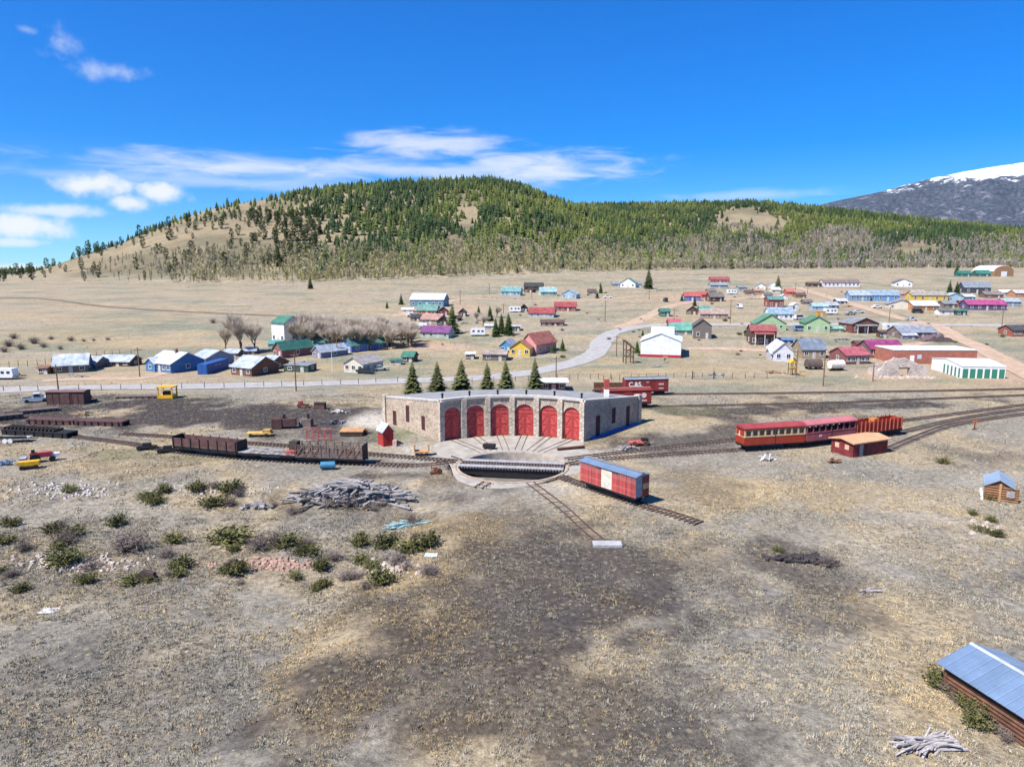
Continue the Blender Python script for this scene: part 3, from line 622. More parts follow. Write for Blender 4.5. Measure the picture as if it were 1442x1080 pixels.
bx = boxcar(P, rz, 9.0, REDW, MROOF, 'faded red wooden boxcar with blue-grey metal roof and pale door', doorm=mat('cream_door', (.62, .54, .42), .8, 0, .2, 2, dirt=(.4, .42, .44)), endm=mat('boxcar_end', (.30, .31, .34), .8, 0, .25, 2))
pn = MB().box(4.52, 4.56, -.05, 1.08, .95, 3.25).build('end_panel', mat('rust_panel', (.26, .055, .03), .8, 0, .2), bx); MB().box(4.562, 4.58, -.03, 1.06, 1.75, 2.4).build('pale_patch', mat('tan_panel', (.5, .33, .17), .8), pn)
P, rz = snap(TR['b1'][1], at(905, 556)); LET = [('C.&S.', 1.35, -2.5, 2.3)]
bc = boxcar(P, rz, 9.4, CSRED, mat('boxcar_grey_roof', (.30, .33, .37), .5, .3, .2), 'dark red boxcar lettered in white on the far straight track', lettering=LET, zh=2.4)
marks(bc, 3.1, 2.3, 4, .22, .34, -1.165); marks(bc, 3.1, 1.4, 4, .2, .24, -1.165); marks(bc, .1, 2.75, 2, .2, .16, -1.215)
P, rz = snap(TR['b2'][1], at(884, 574.5))
bc = boxcar(P, rz, 9.4, CSRED, CSRED, 'dark red boxcar half hidden behind the roundhouse end wall', zh=2.4)
MB().cyl((3.2, -1.18, 2.4), (3.2, -1.165, 2.4), .5, n=20).build('round_emblem', mat('faint_white', (.62, .56, .54)), bc); marks(bc, 3.3, 1.4, 4, .2, .28, -1.165)
P, rz = snap(TR['b1'][1], at(866, 556.5))
e = car_base('flatcar', P+Vector((-1.0, 0, 0)), rz, 8.5, 'low dark brown flatcar standing behind the lettered boxcar', 'flatcar'); MB().box(-4.2, 4.2, -1.15, 1.15, .96, 1.25).build('deck', RUST, e); MB().box(-4.2, 4.2, 1.05, 1.15, 1.25, 2.4).build('side_board', RUST, e)
# coaches
def coach(P, rz, Lc, m, trimm, roofm, label, style):
    w = 1.2; e = car_base('coach', P, rz, Lc, label, 'coach', w=w); z0, zs, zt = .95, 2.0, 3.1
    MB().box(-Lc/2, Lc/2, -w, w, z0-.15, zs).build('body', m, e)
    MB().box(-Lc/2-.02, Lc/2+.02, -w-.04, w+.04, zs, zs+.1).build('belt_rail', trimm, e)
    n = 9 if style == 0 else 8
    for i in range(n+1):
        x = -Lc/2+.12+i*(Lc-.24)/n
        for y in (-w, w-.1): MB().box(x-.1, x+.1, y, y+.1, zs+.1, zt).build('window_post', trimm if style == 0 else m, e)
    for s in (-1, 1):
        if style == 0:
            for i in range(n):
                x = -Lc/2+.12+(i+.5)*(Lc-.24)/n; h = (Lc-.24)/n/2-.1; f = MB().box(x-h, x+h, min(s*(w-.07), s*(w-.03)), max(s*(w-.07), s*(w-.03)), zs+.1, zt).build('window', mat('tan_blind', (.36, .22, .10), .5, 0, .3, 2), e); MB().box(x-h+.12, x+h-.12, min(s*(w-.03), s*(w-.015)), max(s*(w-.03), s*(w-.015)), zs+.25, zt-.2).build('pane', GLASS, f)
        MB().box(min(s*Lc/2, s*(Lc/2-.08)), max(s*Lc/2, s*(Lc/2-.08)), -w+.1, w-.1, zs+.1, zt).build('end_wall', m, e)
        MB().box(-.06, .06, min(s*w, s*(w+.05)), max(s*w, s*(w+.05)), z0-.1, zt).build('post', DARKW, e)
        MB().box(-Lc/2, Lc/2, min(s*(w-.02), s*(w+.03)), max(s*(w-.02), s*(w+.03)), zt, zt+.16).build('letterboard', m, e)
    if style == 1:
        for i in range(8): x = -Lc/2+.8+i*(Lc-1.6)/7; MB().box(x-.2, x+.2, -w+.2, w-.2, zs-.1, zs+.5).build('seat', DARKW, e)
    prof = [(-w-.12, zt+.16)]+[((w+.12)*-math.cos(math.pi*k/8), zt+.22+.4*math.sin(math.pi*k/8)) for k in range(9)]+[(w+.12, zt+.16)]
    MB().prism(prof, 'x', -Lc/2-.15, Lc/2+.15).build('roof', roofm, e)
    return e
CR = mat('coach_red', (.30, .038, .018), .55, 0, .12, 1.5); CP = mat('coach_faded_pink', (.33, .09, .10), .8, 0, .2, 1.2)
def on_track(k, pa, pb):
    a_, b_ = at(*pa), at(*pb); a_, _ = snap(TR[k][1], a_); b_, _ = snap(TR[k][1], b_); return (a_+b_)/2, heading(a_, b_), (b_-a_).length
P, rz, ln = on_track('r1', (1050, 634), (1124, 629)); c1 = coach(P, rz, ln, CR, mat('coach_cream', (.55, .42, .26), .6), mat('coach_roof_red', (.30, .05, .05), .6, 0, .2), 'rust red coach with a cream belt rail and tan windows', 0)
MB().box(-ln/2-.03, -ln/2-.005, .05, .28, 2.15, 2.75).box(-ln/2-.031, -ln/2-.005, .0, .5, 2.1, 2.25).build('end_emblem', mat('faint_white', (.62, .56, .54)), c1)
P, rz, ln = on_track('r1', (1130, 628.5), (1193, 621)); c2 = coach(P, rz, ln, CP, CP, mat('coach_roof_pink', (.42, .14, .15), .7, 0, .15), 'faded pink open-sided excursion coach', 1)
marks(c2, -2.2, 1.5, 3, .17, .34, -1.205, .03)
P, rz, ln = on_track('r1', (1199, 620), (1258, 611.5)); e = car_base('stake_gondola', P, rz, ln, 'red stake-sided gondola car behind the pink coach', 'gondola')
MB().box(-ln/2, ln/2, -1.15, 1.15, .96, 1.15).build('deck', CR, e)
for s in (-1, 1):
    MB().box(-ln/2, ln/2, min(s*1.1, s*1.04), max(s*1.1, s*1.04), 1.2, 2.7).build('side_planks', CR, e)
    for i in range(12): x = -ln/2+.3+i*(ln-.6)/11; MB().box(x-.07, x+.07, min(s*1.1, s*1.24), max(s*1.1, s*1.24), 1.0, 2.95).build('stake', mat('stake_red', (.42, .08, .05), .7, 0, .2), e)
    MB().box(min(s*ln/2, s*(ln/2-.08)), max(s*ln/2, s*(ln/2-.08)), -1.05, 1.05, 1.2, 2.7).build('end_planks', CR, e)
MB().box(-.6, .6, -.5, .5, 1.2, 2.9).build('load', mat('orange_load', (.55, .2, .04), .8, 0, .3), e)
# old wagons on the left
BRN = mat('brown_wagon', (.105, .055, .05), .85, 0, .3, 1.5, rnd=.15); BRN2 = mat('wagon_grey_boards', (.14, .105, .092), .9, 0, .3, 1.5, rnd=.25)
def gond(P, rz, ln, label):
    e = car_base('gondola', P, rz, ln, label, 'gondola')
    MB().box(-ln/2, ln/2, -1.15, 1.15, .95, 1.1).build('floor', BLACK, e)
    for s in (-1, 1):
        for k in range(4): z = 1.1+k*.3; MB().box(-ln/2, ln/2, min(s*1.15, s*1.08), max(s*1.15, s*1.08), z, z+.285).build('side_plank', BRN, e)
        for i in range(8): x = -ln/2+.2+i*(ln-.4)/7; MB().box(x-.06, x+.06, min(s*1.15, s*1.25), max(s*1.15, s*1.25), .9, 2.45).build('side_post', BLACK, e)
        MB().box(min(s*ln/2, s*(ln/2-.08)), max(s*ln/2, s*(ln/2-.08)), -1.08, 1.08, 1.1, 2.5).build('end_board', BLACK, e)
    return e
P, rz, ln = on_track('l2', (258, 637), (338, 646)); gond(P, rz, ln, 'dark brown wooden gondola with high plank sides beside the scrap')
P, rz, ln = on_track('l2', (345, 646.5), (417, 650.5)); e = car_base('flatcar', P, rz, ln, 'worn flatcar with a pale cluttered deck between gondola and stock car', 'flatcar')
for i in range(20): x = -ln/2+i*ln/20; MB().box(x+.01, x+ln/20-.01, -1.15, 1.15, .96, 1.06+random.uniform(0, .03)).build('deck_plank', GREYW, e)
d = MB(); [d.bar((random.uniform(-3, 3), random.uniform(-.8, .8), 1.12+k*.03), (random.uniform(-3, 3), random.uniform(-.8, .8), 1.15+k*.04), .16, .1) for k in range(9)]
d.build('deck_scrap', GREYW, e); MB().box(ln/2-1.6, ln/2-.1, -1, 1, 1.08, 1.5).build('red_crate', REDW, e); MB().box(ln/2-1.3, ln/2-.1, -.2, .9, 1.52, 2.7).build('open_box', DARKW, e)
P, rz, ln = on_track('l2', (424, 651), (513, 654)); e = car_base('stock_car', P, rz, ln, 'wrecked roofless stock car with slatted truss sides and black end', 'stock car')
MB().box(-ln/2, ln/2, -1.15, 1.15, .95, 1.1).build('floor', BRN2, e)
for s in (-1, 1):
    for k in range(6):
        z = 1.15+k*.36; MB().box(-ln/2, ln/2-(.0 if s > 0 or k < 5 else 2), min(s*1.06, s*1.0), max(s*1.06, s*1.0), z, z+.2).build('slat', BRN2, e)
    for i in range(9):
        x = -ln/2+.1+i*(ln-.2)/8; MB().box(x-.07, x+.07, min(s*1.06, s*1.16), max(s*1.06, s*1.16), .95, 3.3).build('post', BRN2, e)
        if i < 8 and i != 3 and i != 4: MB().bar((x+.05, s*1.1, 1.1), (x+(ln-.2)/8-.05, s*1.1, 3.1), .12, .1, (0, 1, 0)).build('brace', mat('brace_rust', (.24, .11, .075), .85, 0, .3), e)
MB().box(ln/2-.1, ln/2, -1.1, 1.1, 1.1, 3.35).build('end_wall', BLACK, e); MB().box(-ln/2, -ln/2+.1, -1.1, 1.1, 1.1, 2.0).build('low_end', BRN2, e); e.scale.z = .8
# wagon bodies and rusty flats further left
def rect_thing(name, pl, pr, dep, parts, label, cat, group=None):
    A, B = at(*pl), at(*pr); rz = heading(A, B); w = (B-A).length; e = empty(name, A, rz, label, cat, group)
    for nm, x0, x1, y0, y1, z0, z1, m in parts: MB().box(x0*w, x1*w, y0*dep, y1*dep, z0, z1).build(nm, m, e)
    return e, w
e, w = rect_thing('windowless_boxcar', (66, 570), (119, 569.5), 2.6, [('wall', 0, 1, 0, 1, -.1, 2.5, BRN)], 'brown windowless boxcar body standing on the cinder yard', 'boxcar body')
MB().prism([(-.15, 2.5), (-.15, 2.6), (1.3, 2.85), (2.75, 2.6), (2.75, 2.5)], 'x', -.15, w+.15).build('roof', mat('brown_roof', (.17, .10, .09), .8, 0, .2), e)
for i in range(7): MB().box(w*i/6-.05*(i > 0), w*i/6+.05*(i < 6), -.05, -.005, 0, 2.45).build('batten', DARKW, e)
MB().box(w*.4, w*.62, -.09, -.052, .1, 2.3).build('door', BRN, e)
def flat(pl, pr, h, label, m=BRN, dep=2.4, name='flatcar_hulk', posts=7):
    h *= .72; dep *= random.uniform(.8, 1)
    e, w = rect_thing(name, pl, pr, dep, [('deck', 0, 1, 0, 1, h*.7, h, m), ('sill', 0, 1, .02, .1, .05, h*.7, m), ('back_sill', 0, 1, .9, .98, .05, h*.7, m)], label, 'wagon frame', 'rusty wagon frames on the yard')
    for i in range(posts): x = w*(i+.5)/posts; MB().box(x-.08, x+.08, -.1, -.01, -.05, h-.05).build('stake_pocket', BLACK, e)
    for i in (0.12, .88): MB().box(w*i-.7, w*i+.7, .3, dep-.3, -.1, h*.7).build('bolster', BLACK, e)
    return e
flat((36, 597), (103, 599), 1.2, 'long rusty brown wagon frame lying beside the other one on straw'); flat((105, 599), (172, 601), 1.2, 'rusty brown wagon frame with a round bolster end near the straw patch')
flat((-30, 596), (33, 590), 1.3, 'broken tan wagon frame at the edge of the cinder yard', BRN2); flat((28, 584), (83, 579), .9, 'low collapsed wagon frame in front of the white camper', BRN2)
flat((100, 567), (131, 566), .5, 'low rusty frame beside the brown boxcar body', RUST); flat((162, 562), (222, 561), .7, 'long low rusty frame leading to the yellow cab', BRN2)
fb = flat((2, 612), (94, 618), 1.25, 'long black riveted bridge frame on the left track', BLACK)
for i in range(14): MB().box(i*.75+.2, i*.75+.4, .2, 2.2, .92, 1.25).build('cross_beam', DARKW, fb)
YEL = mat('machine_yellow', (.66, .36, .02), .55, 0, .2, 2)
e, w = rect_thing('loader_cab', (222, 562), (243, 562), 2.4, [('base', 0, 1, 0, 1, .1, .7, YEL), ('roof', -.06, 1.06, -.05, 1.05, 2.35, 2.55, YEL)], 'yellow open machine cab at the end of the long rusty frame', 'machine cab')
for x in (.04, .96):
    for y in (.1, 2.3): MB().box(w*x-.12, w*x+.12, y-.1, y+.1, .7, 2.35).build('corner_post', YEL, e)
MB().box(w*.25, w*.75, .7, 1.7, .7, 1.5).build('seat', BLACK, e)
for i in range(5):
    P = at(104+i*5.5, 561); o = MB().cyl((0, -.25, .4), (0, .25, .4), .42, n=12).build('wheel', RUST, None, P); tag(o, 'rusty wagon wheel standing in a row behind the cinder yard', 'wheel', 'row of rusty wheels by the boxcar body')
# ------------------------------------------------------------------ buildings
WIN = {}
def window_on(e, w, h, x, y, z, face, fm=WHITE):
    k = (round(w, 1), round(h, 1), fm.name)
    if k not in WIN:
        w_, h_ = k[:2]; f = MB(); t = .09
        f.box(-w_/2-t, -w_/2, -.07, .0, -t, h_+t).box(w_/2, w_/2+t, -.07, 0, -t, h_+t).box(-w_/2, w_/2, -.07, 0, h_, h_+t).box(-w_/2-.12, w_/2+.12, -.12, 0, -t-.02, -.002).box(-.025, .025, -.05, -.021, 0, h_)
        WIN[k] = (f.mesh('window', fm), MB().box(-w_/2, w_/2, -.02, .0, 0, h_).mesh('pane', GLASS))
    a, b = WIN[k]; o = inst('window', a, e, (x, y, z), {'f': 0, 'r': R(90), 'b': R(180), 'l': R(-90)}[face]); inst('pane', b, o)
WM = {}
def wear(c, k=.16): g = sum(c)/3; return tuple(v*(1-k)+(.6*g+.08)*k for v in c)
def wallm(c): c = wear(c, .12); return mat('wall_%02d%02d%02d' % tuple(int(v*99) for v in c), c, .75, 0, .13, .9, stripe=('z', .28, .08))
def roofm(c, met=False): c = wear(c, .26); return mat('roof_%02d%02d%02d%d' % (*[int(v*99) for v in c], met), c, .5 if met else .85, .3 if met else 0, .3, .7, stripe=('x', .55, .12) if met else None, bump=0 if met else .2)
def core(name, P, rz, w, d, hw, hr, axis, wc, rc, label, nf=2, nside=1, door=True, chim=False, met=False, cat='house', ov=.35, flat=False, trim=WHITE, wm=None, rm=None, group=None, porch=False):
    e = empty(name, P, rz, label, cat, group); wmx = wm or wallm(wc); rmx = rm or roofm(rc, met)
    if flat: MB().box(0, w, 0, d, -.6, hw).build('wall', wmx, e); MB().box(-ov, w+ov, -ov, d+ov, hw+.003, hw+.22).build('roof', rmx, e)
    elif axis == 'x':
        MB().prism([(0, -.6), (d, -.6), (d, hw), (d/2, hw+hr-.03), (0, hw)], 'x', 0, w).build('wall', wmx, e); sl = hr/(d/2); t = .16
        MB().prism([(-ov, hw-ov*sl), (d/2, hw+hr), (d+ov, hw-ov*sl), (d+ov, hw-ov*sl+t), (d/2, hw+hr+t), (-ov, hw-ov*sl+t)], 'x', -ov, w+ov).build('roof', rmx, e)
    else:
        MB().prism([(0, -.6), (w, -.6), (w, hw), (w/2, hw+hr-.03), (0, hw)], 'y', 0, d).build('wall', wmx, e); sl = hr/(w/2); t = .16
        MB().prism([(-ov, hw-ov*sl), (w/2, hw+hr), (w+ov, hw-ov*sl), (w+ov, hw-ov*sl+t), (w/2, hw+hr+t), (-ov, hw-ov*sl+t)], 'y', -ov, d+ov).build('roof', rmx, e)
    wh = min(1.3, hw*.42); ww = min(1.0, w/(nf+1.5)); z = min(.95, hw*.36); slots = nf+(1 if door else 0)
    for i in range(slots):
        x = w*(i+.5)/slots
        if door and i == slots//2:
            dd = MB().box(x-.45, x+.45, -.05, .0, 0, min(2.1, hw*.8)).build('door', mat('door_'+trim.name, (.5, .48, .45) if trim is WHITE else (.2, .1, .07), .6), e); MB().box(x+.28, x+.34, -.09, -.051, .95, 1.05).build('handle', BLACK, dd)
        else: window_on(e, ww, wh, x, 0, z, 'f', trim)
    for i in range(nside):
        y = d*(i+.5)/nside
        window_on(e, ww, wh, w, y, z, 'r', trim); window_on(e, ww, wh, 0, y, z, 'l', trim)
    if chim: MB().box(w*.6-.3, w*.6+.3, d*.45-.3, d*.45+.3, hw+hr*.6, hw+hr+.9).build('chimney', mat('chimney_brick', (.25, .1, .07), .85), e)
    if porch:
        pr = MB().prism([(-1.9, hw*.78), (-.02, hw*.9), (-.02, hw*.9+.12), (-1.9, hw*.78+.12)], 'x', w*.1, w*.9).build('porch_roof', rmx, e)
        for x in (.13, .5, .87): MB().box(w*x-.07, w*x+.07, -1.8, -1.66, -.4, hw*.79).build('porch_post', trim, pr)
    return e
NB = 0
def bld(px, py, wpx, hpx, rpx, d, rot, axis, wc, rc, label, name='house', **k):
    P = at(px, py); s = mpp(P); w = wpx*s/max(.5, math.cos(R(rot))); rz = R(rot); o = Vector((P.x-w/2*math.cos(rz), P.y-w/2*math.sin(rz), P.z))
    return core(name, o, rz, w, d, hpx*s, rpx*s, axis, wc, rc, label, **k)
def bld3(n, r, l, hw, hr, axis, wc, rc, label, name='shed', **k):
    A, B, C_ = at(*n), at(*r), at(*l); rz = heading(A, B); w = (B-A).length; yd = Vector((-math.sin(rz), math.cos(rz))); d = max(1.5, (C_-A).to_2d().dot(yd))
    return core(name, A, rz, w, d, hw, hr, axis, wc, rc, label, **k)
# colours
GRN = (.02, .17, .11); TEAL = (.05, .28, .26); RED = (.42, .055, .05); MAG = (.36, .02, .16); PUR = (.17, .03, .17); GRY = (.20, .22, .25); SIL = (.46, .52, .58); WHT = (.74, .74, .73); BRW = (.11, .055, .035); NAVY = (.015, .03, .09); BLUE = (.05, .17, .36); LBL = (.28, .42, .52)
LOG = (.17, .07, .035); TAN = (.38, .25, .16); BLK = (.03, .028, .028); RDB = (.20, .05, .04); MINT = (.36, .48, .40); LGN = (.34, .50, .26); CRM = (.62, .54, .42); YELW = (.68, .44, .03); PNK = (.60, .26, .24); WTH = (.16, .13, .11)
S_ = dict(nf=1, nside=0, door=True)
T = [  # px, py, wpx, hpx, rpx, depth, rot, axis, wall, roof, label, options
 (100, 525, 38, 11, 13, 8, 24, 'x', WTH, SIL, 'grey barn with a silver metal roof beside rusty shed', dict(met=True, nf=2)),
 (124, 519, 22, 7, 8, 6, -8, 'x', WTH, SIL, 'low silver-roofed lean-to against the grey barn', dict(met=True, **S_)),
 (160, 516, 46, 7, 7, 6, -4, 'x', BRW, SIL, 'long low brown shed with silver roof by the corral', dict(met=True, nf=3)),
 (61, 527, 13, 9, 2, 3, 0, 'x', (.28, .11, .05), (.25, .1, .05), 'rusty orange shed at the end of the grey barn', S_),
 (225, 524, 44, 13, 13, 10, -30, 'x', BLUE, WHT, 'blue house with a white metal roof and bright white windows', dict(met=True, nf=4, chim=True, nside=1)),
 (212, 523, 18, 12, 7, 4, -30, 'y', BLUE, WHT, 'small blue gabled wing in front of the white-roofed blue house', dict(met=True, nf=1, door=False)),
 (280, 515, 28, 11, 9, 9, -32, 'x', (.2, .26, .36), SIL, 'grey-blue house with pale roof behind the blue container', dict(met=True)),
 (340, 529, 36, 12, 13, 9, -28, 'x', LOG, SIL, 'reddish brown log house with a grey metal roof by the road', dict(met=True, nf=2)),
 (372, 521, 18, 9, 9, 7, -28, 'x', LOG, SIL, 'lower log wing behind the log house', dict(met=True, nf=1, door=False)),
 (417, 524, 36, 9, 0, 5, -10, 'x', (.05, .08, .06), GRY, 'dark green flat-roofed shed near the log house', dict(flat=True, nf=1, nside=1, ov=.15)),
 (391, 504, 17, 12, 10, 11, -38, 'y', (.25, .08, .08), GRN, 'maroon barn with a bright green roof', dict(nf=1, met=True)),
 (441, 494, 36, 8, 10, 7, -10, 'x', WHT, (.10, .24, .18), 'white house with dull green roof among bare trees', dict(nf=3)),
 (446, 504, 16, 9, 8, 10, -38, 'y', (.2, .2, .27), SIL, 'slate house with a pale grey roof beside a pole', dict(met=True, nf=1)),
 (392, 482, 22, 27, 9, 8, -32, 'x', WHT, GRN, 'tall white two-storey house with a green roof in the bare grove', dict(nf=2, nside=1)),
 (387, 489, 18, 5, 4, 4, 0, 'x', TEAL, TEAL, 'low teal shed below the tall white house', S_),
 (489, 496, 15, 10, 8, 14, -40, 'y', (.10, .16, .42), (.04, .2, .15), 'blue house with green roof in front of the bare grove', dict(nf=1, nside=3)),
 (498, 525, 30, 13, 9, 9, -24, 'y', CRM, (.33, .29, .27), 'cream cottage with three dark front windows beside the road', dict(nf=3, nside=2, door=False)),
 (557, 514, 14, 6, 2, 3, 0, 'x', WHT, GRN, 'tiny white shed with a flat green roof on the meadow', dict(flat=True, **S_)),
 (574, 510, 16, 8, 6, 4, -12, 'x', BRW, GRN, 'small brown shed with green roof on the meadow', S_),
 (325, 502, 20, 5, 4, 4, -5, 'x', WTH, SIL, 'small weathered shed behind the log house', dict(met=True, **S_)),
 (352, 499, 16, 5, 4, 4, 10, 'x', BRW, SIL, 'small brown outbuilding under the big bare tree', dict(met=True, **S_)),
 (601, 432, 48, 10, 8, 10, -10, 'x', (.1, .25, .33), WHT, 'blue-green ranch house with a wide white roof', dict(met=True, nf=4)),
 (601, 444, 28, 7, 7, 6, -8, 'x', (.45, .13, .05), (.10, .27, .22), 'orange house with a grey-green roof', dict(nf=2)),
 (624, 444, 16, 6, 6, 6, 10, 'y', RDB, GRY, 'dark red gabled cabin beside the orange house', dict(nf=1, nside=0)),
 (606, 457, 28, 7, 7, 7, -14, 'x', TAN, (.38, .2, .16), 'tan house with faded red roof below the orange house', dict(nf=2)),
 (623, 458, 14, 6, 6, 5, 8, 'y', BRW, BLK, 'black gabled cabin beside the tall spruce', S_),
 (612, 476, 40, 8, 8, 7, -14, 'x', MINT, PUR, 'mint green house with a purple roof', dict(nf=3, nside=2)),
 (651, 446, 11, 6, 5, 5, 0, 'y', BRW, WTH, 'narrow brown cabin right of the tall spruce', S_),
 (712, 495, 17, 8, 8, 6, -18, 'y', (.04, .25, .45), SIL, 'small bright blue gabled house with a red door', dict(met=True, nf=1, door=True, nside=1)),
 (732, 502, 28, 12, 10, 7, -14, 'y', YELW, (.4, .14, .08), 'bright yellow gabled cottage in front of the red house', dict(nf=2, nside=1)),
 (744, 499, 22, 15, 14, 12, -34, 'y', PNK, (.36, .09, .06), 'pink and red house with a steep rust-red roof', dict(nf=1, nside=3, door=False)),
 (696, 508, 33, 9, 4, 6, -6, 'x', WTH, (.33, .25, .21), 'weathered low shed in front of the yellow cottage', dict(nf=1)),
 (662, 506, 12, 7, 3, 4, 0, 'x', BLK, WHT, 'little black shed with a white roof on the meadow', dict(flat=True, **S_)),
 (727, 466, 11, 6, 2, 4, 0, 'x', BLK, SIL, 'small black shed beside the clump of spruces', dict(flat=True, **S_)),
 (778, 459, 33, 5, 3, 4, -3, 'x', RDB, BRW, 'long low dark red stable on the meadow', dict(nf=3)),
 (762, 447, 35, 6, 7, 8, -10, 'x', (.40, .44, .47), RED, 'pale grey house with a bright red roof', dict(nf=3, met=True)),
 (796, 438, 30, 6, 6, 7, -6, 'x', (.30, .06, .045), RED, 'dark red house under a red roof behind the grey one', dict(nf=3, met=True)),
 (738, 439, 10, 5, 5, 5, 0, 'y', BLK, BLK, 'small black gabled hut beside a white trailer', S_),
 (719, 416.5, 27, 6, 6, 8, -10, 'x', LBL, (.12, .3, .3), 'light blue house with teal roof at the top of the meadow', dict(nf=4)),
 (751, 409.5, 26, 6, 5, 8, -6, 'x', BRW, BLK, 'dark brown log house with several roofs near the aspens', dict(nf=2)),
 (773, 417, 23, 6, 6, 7, 10, 'x', MINT, (.25, .42, .42), 'pale teal house between two other small houses', dict(nf=2)),
 (801, 420.5, 20, 6, 6, 7, -22, 'y', LBL, (.3, .4, .46), 'light blue gabled house with a dark end', dict(nf=2)),
 (833, 415.5, 11, 4, 4, 6, -10, 'x', (.33, .32, .32), BRW, 'small grey cabin left of two spruces', S_),
 (884, 405, 20, 6, 7, 7, -22, 'y', WHT, (.03, .28, .22), 'white gabled house with a teal roof by the tall spruce', dict(nf=2)),
 (1014, 398, 26, 4, 4, 7, -4, 'x', (.42, .07, .05), (.30, .05, .05), 'red house highest on the open slope', dict(nf=4)),
 (1013, 405.5, 24, 4, 3, 6, 0, 'x', (.25, .3, .33), (.22, .27, .31), 'long grey shed in front of the high red house', dict(nf=2)),
 (1071, 408, 12, 5, 4, 6, -20, 'y', WHT, GRY, 'small white gabled house among scattered cabins', S_),
 (1088, 408, 10, 6, 5, 6, -20, 'y', WHT, SIL, 'tiny white gabled house beside the far spruce', S_),
 (1069, 414.5, 13, 5, 3, 5, 0, 'x', (.5, .2, .08), TAN, 'small orange shed below the white gabled house', S_),
 (1093, 413, 12, 5, 3, 5, 0, 'x', CRM, WHT, 'small cream shed below the far spruce', S_),
 (1114, 416, 12, 5, 4, 5, 0, 'x', (.48, .08, .05), (.5, .12, .08), 'small scarlet hut among the cabins', S_),
 (975, 424, 22, 7, 5, 6, -8, 'x', (.04, .12, .42), RED, 'blue shed with red patched roof behind spruces', dict(nf=2)),
 (1010, 425, 20, 7, 6, 6, 12, 'x', BRW, WTH, 'weathered brown cabin among brush', dict(nf=1)),
 (1093, 433, 21, 11, 4, 7, 0, 'x', (.28, .07, .04), (.08, .22, .2), 'tall red-brown house with a teal roof edge', dict(nf=2)),
 (1100, 450, 33, 8, 8, 8, -4, 'x', WHT, LBL, 'white house with a pale blue roof and a row of windows', dict(nf=4, met=True)),
 (974, 443, 14, 5, 6, 6, -18, 'y', BRW, BLK, 'dark brown cabin with a steep roof by the lane', S_),
 (994, 440, 15, 4, 4, 6, 0, 'x', TEAL, TEAL, 'low building with a teal roof behind the tan house', S_),
 (1006, 449, 38, 7, 6, 7, -2, 'x', (.40, .26, .18), (.36, .25, .19), 'tan brick house with white windows by the lane', dict(nf=4)),
 (937, 446, 13, 7, 4, 5, 0, 'x', (.05, .13, .09), GRN, 'dark green shed with a white door by the lane', S_),
 (951, 461, 17, 6, 5, 5, 0, 'x', RDB, (.50, .05, .10), 'small shed with a crimson roof behind the white hall', S_),
 (958, 471, 30, 6, 9, 8, -12, 'x', (.2, .22, .2), (.07, .30, .22), 'low house with a big green roof behind the white hall', dict(nf=1)),
 (989, 477, 24, 18, 9, 8, -10, 'y', WTH, (.10, .085, .075), 'tall weathered grey wooden barn', dict(nf=1, nside=1)),
 (1075, 486, 34, 20, 7, 8, -8, 'x', (.12, .055, .035), (.30, .05, .05), 'brown two-storey false-front building with red roof', dict(nf=3, porch=True)),
 (1085, 465, 42, 9, 13, 8, -6, 'y', LGN, (.06, .22, .12), 'pale green wide-gabled house with green trim', dict(nf=2)),
 (1103, 509, 26, 14, 12, 12, -10, 'y', (.60, .60, .66), (.48, .46, .46), 'white cottage with lilac gable trim beside a wooden pole', dict(nf=2, nside=2, door=False)),
 (1146, 505, 33, 13, 13, 8, 0, 'x', (.32, .24, .15), (.13, .17, .24), 'brown house with a steep blue-grey roof', dict(nf=2)),
 (1151, 468, 33, 13, 9, 9, -8, 'y', LGN, (.06, .2, .1), 'light green gabled house with white porch', dict(nf=2, nside=1)),
 (1177, 468, 22, 5, 3, 5, 0, 'x', (.26, .38, .24), (.2, .4, .28), 'low green shed beside the light green house', S_),
 (1218, 469, 40, 13, 8, 9, 6, 'y', (.19, .06, .045), (.20, .2, .21), 'red-brown gabled house with a porch', dict(nf=2, porch=True)),
 (1293, 477, 54, 9, 8, 8, 3, 'x', (.20, .13, .11), (.22, .24, .29), 'long house with slate grey roof beside the tarp', dict(nf=3)),
 (1281, 478, 20, 6, 5, 5, 3, 'x', (.24, .22, .27), (.40, .42, .5), 'low grey porch wing of the slate-roofed house', S_),
 (1249, 504, 48, 13, 10, 8, 4, 'x', (.15, .1, .09), MAG, 'house with a vivid magenta metal roof', dict(nf=3, met=True)),
 (1208, 513, 36, 13, 9, 8, 10, 'x', (.2, .07, .06), (.55, .10, .12), 'dark red house with a coral pink roof', dict(nf=4, met=True)),
 (1390, 437, 52, 8, 6, 8, -4, 'x', (.10, .07, .16), MAG, 'violet house with a magenta end wall', dict(nf=4)),
 (1309, 424, 48, 8, 5, 8, -6, 'x', YELW, (.30, .26, .22), 'bright yellow house with brown roof', dict(nf=4)),
 (1245, 424, 38, 8, 7, 9, -12, 'x', (.09, .27, .52), (.2, .28, .36), 'sky blue house with a gabled front', dict(nf=3)),
 (1211, 424, 27, 8, 6, 8, -6, 'x', (.16, .28, .45), (.28, .36, .45), 'blue-grey house with pink skirting', dict(nf=3)),
 (1269, 435.5, 32, 7, 6, 8, -18, 'y', CRM, (.2, .22, .3), 'cream gabled house with slate roof by the dirt road', dict(nf=2, nside=2)),
 (1304, 437.5, 36, 7, 6, 8, 0, 'x', (.45, .18, .05), WHT, 'orange-fronted house with a white roof', dict(nf=2, met=True)),
 (1345, 424, 22, 6, 5, 7, -10, 'y', LBL, (.35, .42, .48), 'small pale blue house right of the yellow one', dict(nf=1)),
